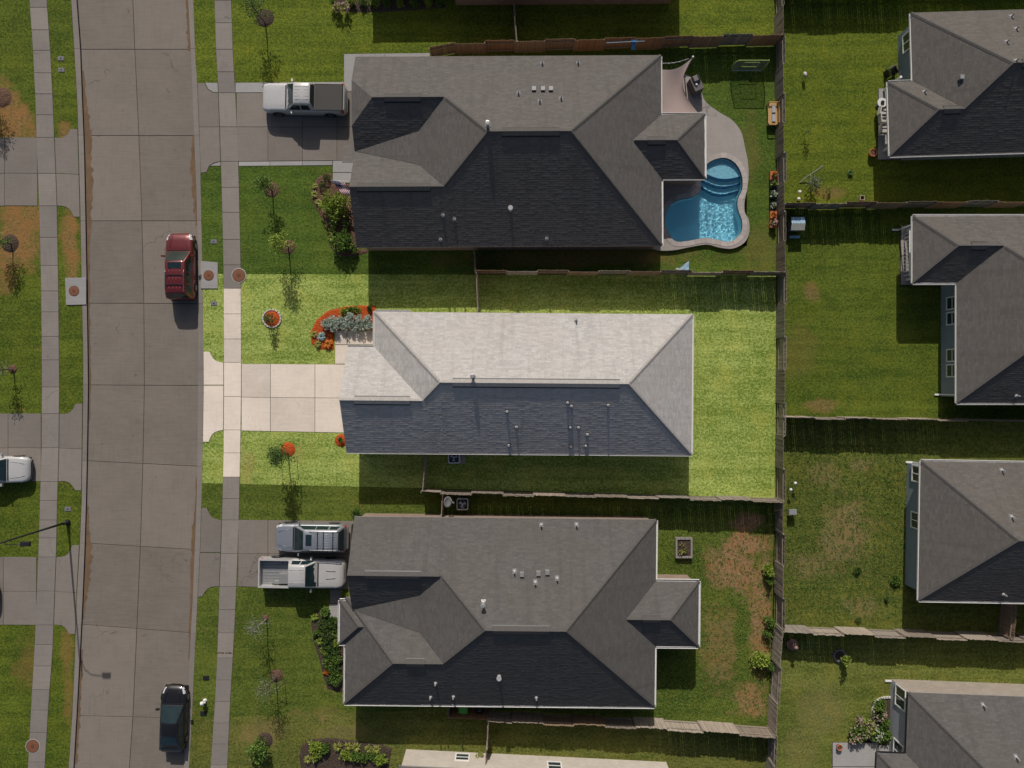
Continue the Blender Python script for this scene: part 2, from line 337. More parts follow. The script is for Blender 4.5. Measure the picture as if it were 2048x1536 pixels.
MT['mulchdark'] = m_mulch('dark_mulch', (.085, .06, .045), (.17, .125, .095))
MT['bark'] = m_plain('bark', (.10, .075, .055), .9, amt=.4, nscale=20, bump=.01)
MT['barkpale'] = m_plain('pale_bark', (.27, .25, .22), .9, amt=.3, nscale=20)
MT['leaf'] = m_leaf('mid_green_leaf', (0.060, 0.128, 0.017), (0.212, 0.323, 0.060))
MT['leafdark'] = m_leaf('dark_green_leaf', (0.037, 0.085, 0.017), (0.128, 0.212, 0.043))
MT['leaflime'] = m_leaf('lime_leaf', (0.150, 0.240, 0.027), (0.390, 0.465, 0.075))
MT['leafyel'] = m_leaf('yellow_green_leaf', (0.216, 0.243, 0.041), (0.446, 0.446, 0.121))
MT['leafsilver'] = m_leaf('silver_leaf', (0.325, 0.388, 0.325), (0.688, 0.750, 0.650))
MT['leafblue'] = m_leaf('blue_grey_leaf', (0.240, 0.360, 0.360), (0.504, 0.636, 0.624))
MT['leafgrey'] = m_leaf('sparse_grey_leaf', (.11, .14, .07), (.26, .29, .18))
MT['leaforange'] = m_leaf('croton_leaf', (.55, .10, .02), (.75, .35, .05))
MT['petalpink'] = m_leaf('pale_pink_petal', (.42, .26, .22), (.58, .46, .38))
MT['petalwhite'] = m_leaf('white_petal', (.5, .48, .44), (.62, .60, .56))
MT['rust'] = m_plain('rusty_iron', (.21, .085, .045), .8, metal=.2, amt=.4, nscale=12, bump=.01)
MT['rustring'] = m_plain('rusty_iron_rim', (.13, .06, .036), .8, metal=.2, amt=.4, nscale=12)
MT['lid'] = m_plain('grey_plastic_lid', (.17, .165, .18), .6, amt=.2)
MT['black'] = m_plain('black_plastic', (.014, .014, .015), .45, amt=.1)
MT['darkmetal'] = m_plain('dark_painted_metal', (.03, .03, .032), .4, metal=.4)
MT['grey'] = m_plain('grey_metal', (.28, .28, .275), .45, metal=.3)
MT['galv'] = m_plain('galvanised_metal', (.42, .42, .41), .4, metal=.5)
MT['white'] = m_plain('white_enamel', (.66, .65, .63), .35, amt=.05)
MT['pipe'] = m_plain('grey_white_pipe', (.40, .39, .38), .5, amt=.15)
MT['sail'] = m_plain('pinkish_beige_cloth', (0.306, 0.234, 0.208), .85, amt=.08, nscale=1.5)
MT['lime'] = m_plain('lime_plastic', (.34, .44, .10), .5)
_nt = NT('grey_netting'); _nt.col((.30, .29, .28)); _tr = _nt.node('ShaderNodeBsdfTransparent'); _mx = _nt.node('ShaderNodeMixShader'); _mx.inputs[0].default_value = .42
_nt.link(_tr.outputs[0], _mx.inputs[1]); _nt.link(_nt.b.outputs[0], _mx.inputs[2]); _nt.link(_mx.outputs[0], _nt.out.inputs[0]); MT['net'] = _nt.fin(.8)
MT['bluecloth'] = m_plain('blue_cloth', (.03, .20, .45), .7, amt=.25)
MT['palebluecloth'] = m_plain('pale_blue_cloth', (.26, .40, .52), .7, amt=.35, nscale=9)
MT['pine'] = m_plain('orange_pine_wood', (.46, .28, .11), .6, amt=.2, nscale=14)
MT['greenbin'] = m_plain('green_plastic', (.20, .72, .12), .4, amt=.06)
MT['terracotta'] = m_plain('terracotta', (.45, .15, .06), .75, amt=.2)
MT['copper'] = m_plain('brown_glazed_clay', (.30, .17, .13), .5, amt=.2)
MT['greyfabric'] = m_plain('grey_cover_fabric', (.13, .12, .115), .9, amt=.15)
MT['greyplank'] = m_wood('grey_raised_bed_wood', (.27, .24, .22), (.27, .24, .22))
MT['stone'] = m_plain('pale_edging_stone', (.52, .50, .47), .9, amt=.3, nscale=9, bump=.01)
MT['tile'] = m_plain('navy_pool_tile', (.008, .06, .14), .3, amt=.1)
MT['plaster'] = m_plain('blue_pool_plaster', (.62, .82, .88), .7, amt=.05, nscale=2)
MT['ledge'] = m_plain('pale_pool_plaster', (.66, .74, .76), .7, amt=.05, nscale=2)
MT['tyre'] = m_plain('tyre_rubber', (.018, .018, .018), .85)
MT['alloy'] = m_plain('alloy_rim', (.42, .42, .43), .3, metal=.8)
MT['carglass'] = m_plain('car_glass', (.012, .026, .030), .05, spec=.6, amt=.5, nscale=2.5)
MT['lamp'] = m_plain('clear_lamp', (.55, .56, .58), .12, spec=.7)
MT['taillamp'] = m_plain('red_lamp', (.45, .02, .015), .2, spec=.6)
MT['chrome'] = m_plain('chrome', (.6, .6, .6), .12, metal=1.0)
MT['sunbed'] = m_plain('cream_cushion', (.50, .46, .42), .8)

# ------------------------------------------------------------------ ground, street, lawns
POOLBOX = [P(1326, 312), P(1494, 312), P(1494, 492), P(1326, 492)]
_b = 3000
holed('ground', [(-_b, -_b), (_b, -_b), (_b, _b), (-_b, _b)], [[(p.x, p.y) for p in POOLBOX]], -.30, -.32, GR['low2'])['kind'] = 'structure'
# edge tables (photo y -> photo x), at ground level
LG = [(-420, 104), (0, 142), (95, 148), (200, 154), (260, 156), (400, 160), (560, 163), (700, 166), (800, 166), (1000, 163), (1080, 160), (1200, 153), (1330, 149), (1433, 144), (1536, 137), (1950, 104)]
LC = [(-420, 118), (0, 153), (95, 160), (200, 164), (300, 168), (400, 170), (560, 173), (768, 176), (900, 174), (1000, 172), (1100, 169), (1200, 165), (1300, 160), (1433, 153), (1536, 147), (1950, 116)]
RG = [(-420, 352), (0, 387), (100, 390), (160, 394), (300, 400), (400, 402), (545, 405), (768, 407), (970, 404), (1100, 400), (1200, 395), (1300, 390), (1433, 384), (1536, 378), (1950, 348)]
RC = [(-420, 338), (0, 376), (100, 381), (300, 389), (400, 393), (560, 396), (768, 396), (1000, 393), (1100, 389), (1200, 385), (1290, 380), (1433, 373), (1536, 367), (1950, 336)]
MID = [(-420, 240), (0, 264), (100, 268), (270, 276), (440, 282), (607, 286), (770, 287), (930, 284), (1094, 279), (1258, 272), (1436, 264), (1536, 257), (1950, 228)]
def tabline(tab, y0, y1, n=24): return [(lerp_tab(tab, y0+(y1-y0)*i/n), y0+(y1-y0)*i/n) for i in range(n+1)]
def offset_poly(poly, d):
    """shrink a polygon (list of xy) by d"""
    n = len(poly); a = sum(poly[i][0]*poly[(i+1) % n][1]-poly[(i+1) % n][0]*poly[i][1] for i in range(n))
    p = [Vector((q[0], q[1])) for q in (poly if a > 0 else reversed(poly))]; out = []
    for i in range(n):
        e0 = (p[i]-p[i-1]).normalized(); e1 = (p[(i+1) % n]-p[i]).normalized()
        n0 = Vector((-e0.y, e0.x)); n1 = Vector((-e1.y, e1.x)); k = 1+n0.dot(n1)
        out.append(p[i]+(n0+n1)*(d/max(k, .35)))
    return [(q.x, q.y) for q in out]
class Paving:
    """a bed of dark joint filler that parents its cast slabs"""
    def __init__(s, name, z_bed, z_top, mat, gap=.02): s.name = name; s.zb = z_bed; s.zt = z_top; s.mat = mat; s.gap = gap; s.bed = MB(); s.sl = []
    def slab(s, pxpoly, mat=None, dz=0.0, name='slab', gap=None):
        q = xy(pxpoly); s.bed.prism(q, -.28, s.zb); s.sl.append((name, offset_poly(q, gap or s.gap), mat or s.mat, dz))
    def done(s, kind='structure'):
        o = s.bed.build(s.name, MT['joint']); o['kind'] = kind
        for nm, q, m, dz in s.sl:
            mb = MB(); dz += random.uniform(-.003, .003); mb.prism(q, -.25, s.zt+dz-.008, bottom=False); mb2 = MB()
            # small chamfer so that the slab edges catch the light
            a = offset_poly(q, .008); n = len(q); top = s.zt+dz
            mb2.v = list(mb.v); 
            area = sum(q[i][0]*q[(i+1) % n][1]-q[(i+1) % n][0]*q[i][1] for i in range(n)); qq = q if area > 0 else list(reversed(q))
            f = MB(); f.face([(p[0], p[1], top) for p in a])
            for i in range(n):
                j = (i+1) % n; f.face([(qq[i][0], qq[i][1], top-.01), (qq[j][0], qq[j][1], top-.01), (a[j][0], a[j][1], top), (a[i][0], a[i][1], top)])
                f.face([(qq[i][0], qq[i][1], -.26), (qq[j][0], qq[j][1], -.26), (qq[j][0], qq[j][1], top-.01), (qq[i][0], qq[i][1], top-.01)])
            f.build(nm, m, o)
        return o
# street slabs
st = Paving('street', -.16, -.13, MT['street'], .018)
JL = [-420, -240, -70, 97, 270, 441, 606, 770, 922, 1087, 1250, 1433, 1600, 1770, 1950]
JR = [-420, -240, -70, 97, 270, 441, 607, 771, 933, 1100, 1267, 1438, 1608, 1778, 1950]
for i in range(len(JL)-1):
    yl0, yl1, yr0, yr1 = JL[i], JL[i+1], JR[i], JR[i+1]; ym0, ym1 = (yl0+yr0)/2, (yl1+yr1)/2
    k = 4
    le = [(lerp_tab(LC, yl0+(yl1-yl0)*j/k), yl0+(yl1-yl0)*j/k) for j in range(k+1)]
    me_ = [(lerp_tab(MID, ym0+(ym1-ym0)*j/k), ym0+(ym1-ym0)*j/k) for j in range(k+1)]
    re = [(lerp_tab(RC, yr0+(yr1-yr0)*j/k), yr0+(yr1-yr0)*j/k) for j in range(k+1)]
    st.slab(le+me_[::-1]); st.slab(me_+re[::-1])
st.done()
cb = Paving('curb', -.02, .0, MT['curb'], .012)
for i in range(len(JL)-1):
    for ta, tb, J in ((LG, LC, JL), (RC, RG, JR)):
        k = 6; y0, y1 = J[i], J[i+1]
        ea = [(lerp_tab(ta, y0+(y1-y0)*j/k), y0+(y1-y0)*j/k) for j in range(k+1)]; eb = [(lerp_tab(tb, y0+(y1-y0)*j/k), y0+(y1-y0)*j/k) for j in range(k+1)]
        cb.slab(ea+eb[::-1], gap=.006)
cb.done()
# lawns, one per owner
POOL = catmull([(1447, 316), (1470, 327), (1483, 351), (1484, 378), (1475, 400), (1476, 420), (1484, 445), (1480, 468), (1459, 483), (1432, 479), (1408, 476), (1375, 482), (1350, 482), (1335, 462), (1330, 438), (1339, 412), (1360, 399), (1385, 394), (1399, 384), (1402, 366), (1404, 345), (1418, 325)], 5)
POOLXY = [(P(p.x, p.y, .2).x, P(p.x, p.y, .2).y) for p in POOL]
def lawn(pxpoly, mat, holes=()):
    o = holed('lawn', xy(pxpoly), list(holes), 0.0, -.29, mat); o['kind'] = 'structure'; return o
XB = [(-420, 1552), (540, 1553), (1005, 1550), (1262, 1548), (1411, 1538), (1536, 1534), (1950, 1514)]    # rear fence line
xb = lambda y: lerp_tab(XB, y)
lawn([(-1400, -420), (lerp_tab(LG, -420), -420)]+tabline(LG, -419, 1949)+[(-1400, 1950)], GR['west'])
lawn([(lerp_tab(RG, -420), -420), (xb(-420), -420), (xb(90), 90), (860, 117), (700, 163), (lerp_tab(RG, 166), 166)]+tabline(RG, 165, -419), GR['top'])
lawn([(lerp_tab(RG, 166), 166), (700, 163), (860, 117), (xb(90), 90), (xb(551), 551), (lerp_tab(RG, 548), 548)]+tabline(RG, 547, 167), GR['pool'], [[(p.x, p.y) for p in POOLBOX]])
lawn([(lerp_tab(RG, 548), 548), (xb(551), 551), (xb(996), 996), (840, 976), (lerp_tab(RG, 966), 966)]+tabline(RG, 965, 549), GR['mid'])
lawn([(lerp_tab(RG, 966), 966), (840, 976), (xb(996), 996), (xb(1452), 1452), (1020, 1424), (890, 1418), (720, 1425), (lerp_tab(RG, 1436), 1436)]+tabline(RG, 1435, 967), GR['low'])
lawn([(lerp_tab(RG, 1436), 1436), (720, 1425), (890, 1418), (1020, 1424), (xb(1452), 1452), (xb(1950), 1950), (lerp_tab(RG, 1950), 1950)]+tabline(RG, 1949, 1437), GR['low2'])
YR = [(414, 411), (834, 841), (1251, 1268)]
lawn([(xb(-420), -420), (3000, -420), (3000, 405), (xb(414), 414)], GR['r1'])
lawn([(xb(414), 414), (3000, 405), (3000, 850), (xb(834), 834)], GR['r2'])
lawn([(xb(834), 834), (3000, 850), (3000, 1295), (xb(1251), 1251)], GR['r3'])
lawn([(xb(1251), 1251), (3000, 1295), (3000, 1950), (xb(1950), 1950)]+[(xb(y), y) for y in (1536, 1411)], GR['r4'])

# sidewalks
RS = [(-420, 400, 434), (0, 429, 463), (100, 432, 466), (200, 438, 472), (300, 441, 476), (400, 444, 479), (545, 447, 482), (768, 448, 483), (900, 447, 481), (1000, 445, 479), (1100, 442, 476), (1200, 438, 472), (1300, 435, 467), (1400, 430, 461), (1536, 421, 455), (1950, 392, 426)]
LS = [(-420, 28, 62), (0, 59, 94), (100, 66, 101), (200, 71, 106), (300, 74, 110), (400, 78, 114), (560, 82, 117), (768, 84, 119), (900, 83, 118), (1000, 80, 115), (1100, 77, 113), (1200, 73, 109), (1300, 69, 106), (1400, 63, 98), (1536, 56, 90), (1950, 26, 60)]
RJ = [-420, -370, -320, -274, -228, -182, -136, -90, -45, 1, 46, 99, 144, 186, 254, 323, 375, 425, 479, 530, 577, 628, 678, 725, 793, 860, 906, 954, 997, 1040, 1107, 1173, 1219, 1266, 1316, 1360, 1403, 1446, 1488, 1530, 1576, 1622, 1668, 1714, 1760, 1806, 1852, 1900, 1950]
LJ = [-420, -370, -320, -274, -228, -182, -136, -90, -38, 15, 60, 101, 146, 188, 230, 275, 347, 412, 475, 531, 582, 624, 673, 720, 774, 827, 895, 963, 1001, 1040, 1076, 1114, 1182, 1250, 1289, 1332, 1379, 1420, 1465, 1524, 1570, 1616, 1662, 1708, 1754, 1800, 1850, 1900, 1950]
for tab, J in ((RS, RJ), (LS, LJ)):
    pv = Paving('sidewalk', .012, .030, MT['walk'], .014); ta = [(r[0], r[1]) for r in tab]; tb = [(r[0], r[2]) for r in tab]
    for y0, y1 in zip(J, J[1:]):
        pale = tab is RS and y0 >= 577 and y1 <= 960  # slabs along the middle lot get the concrete with light painted in
        pv.slab([(lerp_tab(ta, y0), y0), (lerp_tab(tb, y0), y0), (lerp_tab(tb, y1), y1), (lerp_tab(ta, y1), y1)], MT['fresh'] if pale else None)  # 'fresh' is the concrete with light painted in
    pv.done()
sl = lambda y: lerp_tab([(r[0], r[1]) for r in RS], y); sr = lambda y: lerp_tab([(r[0], r[2]) for r in RS], y)
ll = lambda y: lerp_tab([(r[0], r[1]) for r in LS], y); lr = lambda y: lerp_tab([(r[0], r[2]) for r in LS], y)
rg = lambda y: lerp_tab(RG, y)+.5; lg = lambda y: lerp_tab(LG, y)-.5
def arc(p, q, bulge, n=5):
    a, b = Vector(p), Vector(q); d = b-a; nn = Vector((-d.y, d.x)); return [tuple(a.lerp(b, i/n)+nn*bulge*math.sin(math.pi*i/n)) for i in range(n+1)]
# driveway aprons and drives
dv = Paving('driveway', .010, .028, MT['drive'], .012)
dv.slab([(rg(166), 166), (409, 166), (416, 179), (426, 185), (sl(186)-.5, 186), (sl(254)-.5, 254), (rg(254), 254)])
dv.slab([(rg(254), 254), (sl(254)-.5, 254), (sl(323)-.5, 323), (428, 326), (419, 332), (413, 345), (rg(346), 346)])
dv.slab([(410, 165.5), (sl(166)-.5, 165.5), (sl(186)-.5, 185.5), (426, 184.5), (416.5, 178.5)], MT['strip'])
dv.slab([(429, 326.5), (sl(323)-.5, 323.5), (sl(332)-.5, 332), (420, 332)], MT['strip'])
for xa, xc in ((sr(220)+.5, 536), (536, 605), (605, 674), (674, 716)):
    e_ = lambda x, a, b: a+(b-a)*(x-472)/244
    dv.slab([(xa, e_(xa, 186, 184)), (xc, e_(xc, 186, 184)), (xc, 254), (xa, 254)]); dv.slab([(xa, 254), (xc, 254), (xc, e_(xc, 323, 321)), (xa, e_(xa, 323, 321))])
for xa, xc in ((sr(175)+.5, 545), (545, 620), (620, 688)): dv.slab([(xa, e_(xa, 165.5, 163.5)), (xc, e_(xc, 165.5, 163.5)), (xc, e_(xc, 185.6, 183.6)), (xa, e_(xa, 185.6, 183.6))], MT['strip'])
dv.slab([(688, 108), (770, 107), (770, 117), (716, 118), (716, 183), (688, 184)], MT['strip'])
dv.slab([(770, 107), (860, 106), (860, 117), (770, 117)], MT['strip'])
for xa, xc in ((sr(328)+.5, 540), (540, 605), (605, 665)): dv.slab([(xa, e_(xa, 323.4, 321.4)), (xc, e_(xc, 323.4, 321.4)), (xc, e_(xc, 332.5, 330.5)), (xa, e_(xa, 332.5, 330.5))], MT['strip'])
dv.slab([(665.5, 321.5), (712, 321), (712, 345), (665.5, 345)], MT['strip']); dv.slab([(665.5, 345.5), (712, 345.5), (712, 366), (665.5, 366)], MT['strip'])
dv.done()
# the listed house: drive and front walk in concrete coloured as if lit brighter
dv = Paving('driveway', .010, .028, MT['fresh'], .014)  # 'fresh' is the concrete with light painted in
dv.slab([(rg(703), 703), (419, 703)]+arc((420, 704), (sl(725)-.5, 725.5), .18)+[(sl(770)-.5, 770), (rg(770), 770)])
dv.slab([(rg(771), 771), (sl(771)-.5, 771), (sl(860)-.5, 860)]+arc((sl(860)-1, 860.5), (418, 884), .2)+[(rg(884), 884)])
for xa, xc in ((sr(790)+.5, 541), (541, 630), (630, 705)):
    e_ = lambda x, a, b: a+(b-a)*(x-483)/222
    dv.slab([(xa, e_(xa, 727.5, 729)), (xc, e_(xc, 727.5, 729)), (xc, e_(xc, 794.5, 796.5)), (xa, e_(xa, 794.5, 796.5))]); dv.slab([(xa, e_(xa, 794.5, 796.5)), (xc, e_(xc, 794.5, 796.5)), (xc, e_(xc, 861.5, 866)), (xa, e_(xa, 861.5, 866))])
dv.slab([(670, 690), (696, 690), (696, 728), (670, 728)]); dv.slab([(670, 661), (694, 661), (694, 689.5), (670, 689.5)]); dv.slab([(694.5, 661), (756, 661), (756, 689.5), (694.5, 689.5)])
dv.done()
dv = Paving('driveway', .010, .028, MT['drive'], .012)
dv.slab([(rg(1016), 1016), (414, 1016)]+arc((415, 1018), (sl(1040)-.5, 1040), .2)+[(sl(1105)-.5, 1105), (rg(1105), 1105)])
dv.slab([(rg(1106), 1106), (sl(1106)-.5, 1106), (sl(1172)-.5, 1172)]+arc((sl(1172)-1, 1173), (405, 1193), .2)+[(rg(1194), 1194)])
for xa, xc in ((sr(1100)+.5, 536), (536, 626), (626, 720)):
    e_ = lambda x, a, b: a+(b-a)*(x-476)/244
    dv.slab([(xa, e_(xa, 1039.5, 1042)), (xc, e_(xc, 1039.5, 1042)), (xc, e_(xc, 1106.5, 1109.5)), (xa, e_(xa, 1106.5, 1109.5))]); dv.slab([(xa, e_(xa, 1106.5, 1109.5)), (xc, e_(xc, 1106.5, 1109.5)), (xc, e_(xc, 1173, 1179)), (xa, e_(xa, 1173, 1179))])
dv.slab([(660, 1178.5), (684, 1179), (684, 1207), (660, 1207)]); dv.slab([(658, 1207.5), (700, 1207.5), (700, 1236), (658, 1236)], MT['strip'])
dv.done()
for (yt, yc, ybm, ft, fb) in ((275, 347, 412, 258, 434), (827, 896, 963, 807, 981), (1114, 1183, 1250, 1090, 1268)):
    dv = Paving('driveway', .010, .028, MT['drive'], .012)
    dv.slab([(lg(ft), ft), (lg(ft)-14, ft)]+arc((lg(ft)-15, ft+2), (lr(yt)+.5, yt), -.22)+[(lr(yc)+.5, yc), (lg(yc), yc+2)])
    dv.slab([(lr(yc)+.5, yc), (lg(yc), yc+2), (lg(fb), fb), (lg(fb)-12, fb)]+arc((lg(fb)-13, fb-2), (lr(ybm)+.5, ybm), .2))
    for k in range(5):
        xa, xc = ll(yc)-.5-k*66, ll(yc)-.5-(k+1)*66+.0
        dv.slab([(xa, yt), (xc, yt-.5), (xc, yc-.5), (xa, yc)]); dv.slab([(xa, yc), (xc, yc-.5), (xc, ybm-.5), (xa, ybm)])
    dv.done()
# storm inlets and their rusty covers
def iron_cover(px, py, r, label, z=.03, collar=None):
    w = P(px, py); t = thing('manhole_cover', label, 'manhole cover', (w.x, w.y, 0), 0, 'rusty round manhole covers')
    if collar:
        mb = MB(); mb.lathe([(collar, -.2), (collar, z+.006), (collar-.02, z+.012)], w.x, w.y, 28); mb.build('concrete_collar', MT['strip'], t)
    mb = MB(); mb.lathe([(r+.05, z-.1), (r+.05, z+.016), (r+.02, z+.02)], w.x, w.y, 28); mb.build('rim', MT['rustring'], t)
    mb = MB(); mb.lathe([(r, z-.1), (r, z+.024), (r*.7, z+.030)], w.x, w.y, 28); mb.build('lid', MT['rust'], t)
    mb = MB(); mb.lathe([(r*.34, z), (r*.34, z+.036), (r*.3, z+.038)], w.x, w.y, 20); mb.build('boss', MT['rustring'], t)
def inlet(poly, label):
    c = xy(poly); w = P(sum(p[0] for p in poly)/4, sum(p[1] for p in poly)/4)
    t = thing('storm_inlet', label, 'storm inlet', (w.x, w.y, 0), 0, 'concrete storm inlets at the curb')
    mb = MB(); q = offset_poly(c, .0); mb.prism(q, -.28, .06); mb.build('cover_slab', MT['strip'], t)
    mb = MB(); k = min(range(4), key=lambda i: abs(poly[i][0]-285)); xs_ = [p for p in poly]; 
    side = 1 if w.x > P(285, 0).x else -1
    x_in = (min if side > 0 else max)(p[0] for p in c); y0 = min(p[1] for p in c)+.12; y1 = max(p[1] for p in c)-.12
    mb.box(x_in-.02, x_in+.02, y0, y1, -.12, .0); mb.build('throat', MT['black'], t)
inlet([(131, 556), (173, 555), (173, 609), (133, 610)], 'square concrete storm inlet slab on the west curb')
inlet([(402, 522), (436, 525), (436, 577), (402, 577)], 'square concrete storm inlet slab beside the red SUV')
iron_cover(149, 582, .32, 'rusty round cover on the west curb inlet slab', .06)
iron_cover(418, 551, .32, 'rusty round cover on the inlet slab beside the red SUV', .06)
iron_cover(478, 551, .42, 'large rusty round cover with pale collar at the east sidewalk edge', .03, .53)
iron_cover(66, 1492, .42, 'dark red round cover on the west sidewalk near the bottom corner', .03, .53)
for i, (px, py, lb) in enumerate(((122, 117, 'small grey meter box lid, upper of the pair by the west sidewalk'), (123, 140, 'small grey meter box lid, lower of the pair by the west sidewalk'), (428, 483, 'grey meter box lid in the verge just above the curb inlet'), (428, 607, 'grey meter box lid in the bright verge of the middle lot'), (136, 1018, 'grey meter box lid in the verge beside the street lamp'), (412, 1356, 'dark meter box lid in the verge above the hydrant'), (407, 1427, 'dark meter box lid in the verge below the hydrant'))):
    w = P(px, py); t = thing('meter_box', lb, 'meter box', (w.x, w.y, 0), 0, 'meter boxes in the verges')
    mb = MB(); mb.box(w.x-.24, w.x+.24, w.y-.17, w.y+.17, -.1, .035, taper=.02); mb.build('rim', MT['lid' if i < 5 else 'black'], t)
    mb = MB(); mb.box(w.x-.19, w.x+.19, w.y-.12, w.y+.12, 0, .045, taper=.01); mb.build('lid', MT['lid' if i < 5 else 'darkmetal'], t)
    mb = MB(); mb.lathe([(.05, .04), (.05, .052), (.03, .054)], w.x, w.y, 10); mb.build('reading_port', MT['black'], t)
# silt washed along the gutters
def silt(name_pts, z, w0, side):
    mb = MB(); pts = name_pts; L = []; Rr = []
    for i, (px, py, w) in enumerate(pts): L.append((px, py)); Rr.append((px+side*max(w, .4)*(1+random.uniform(-.25, .25)), py))
    poly = xy(L+Rr[::-1]); n = len(pts)
    a = xy(L); b = xy(Rr)
    for i in range(n-1): mb.face([(a[i][0], a[i][1], z), (a[i+1][0], a[i+1][1], z), (b[i+1][0], b[i+1][1], z), (b[i][0], b[i][1], z)][::(1 if side > 0 else -1)])
    o = mb.build('gutter_silt', MT['silt']); o['kind'] = 'stuff'; o['label'] = name_pts and 'brown silt washed along the street gutter'; o['category'] = 'silt'
def run(tab, y0, y1, wf, off, n=40): return [(lerp_tab(tab, y0+(y1-y0)*i/n)+off, y0+(y1-y0)*i/n, wf(i/n)) for i in range(n+1)]
rw = random.Random(3)
silt(run(LC, 140, 520, lambda t: 3+10*math.sin(math.pi*t)**1.3+rw.uniform(-1.5, 1.5), 1.2, 50), -.122, 0, 1)
silt(run(LC, 520, 840, lambda t: 2.6+rw.uniform(-1, 1), 1.2), -.122, 0, 1)
silt(run(LC, 1010, 1240, lambda t: 2+10*math.sin(math.pi*t)**2+rw.uniform(-1.5, 1.5), 1.2), -.122, 0, 1)
silt(run(LC, 1300, 1530, lambda t: 4+rw.uniform(-2, 2), 1.2), -.122, 0, 1)
silt(run(RC, 955, 1320, lambda t: 2.2+5*math.sin(math.pi*t)**2+rw.uniform(-1, 1), -1.2), -.122, 0, -1)
silt(run(RC, 270, 450, lambda t: 3+6*math.sin(math.pi*t)+rw.uniform(-1.5, 1.5), -1.2), -.122, 0, -1)
silt(run(RC, -40, 100, lambda t: 5+rw.uniform(-1.5, 1.5), -1.2), -.122, 0, -1)
silt([(430+i*2, 1306+rw.uniform(-2, 2), 3) for i in range(20)], .036, 0, 1)

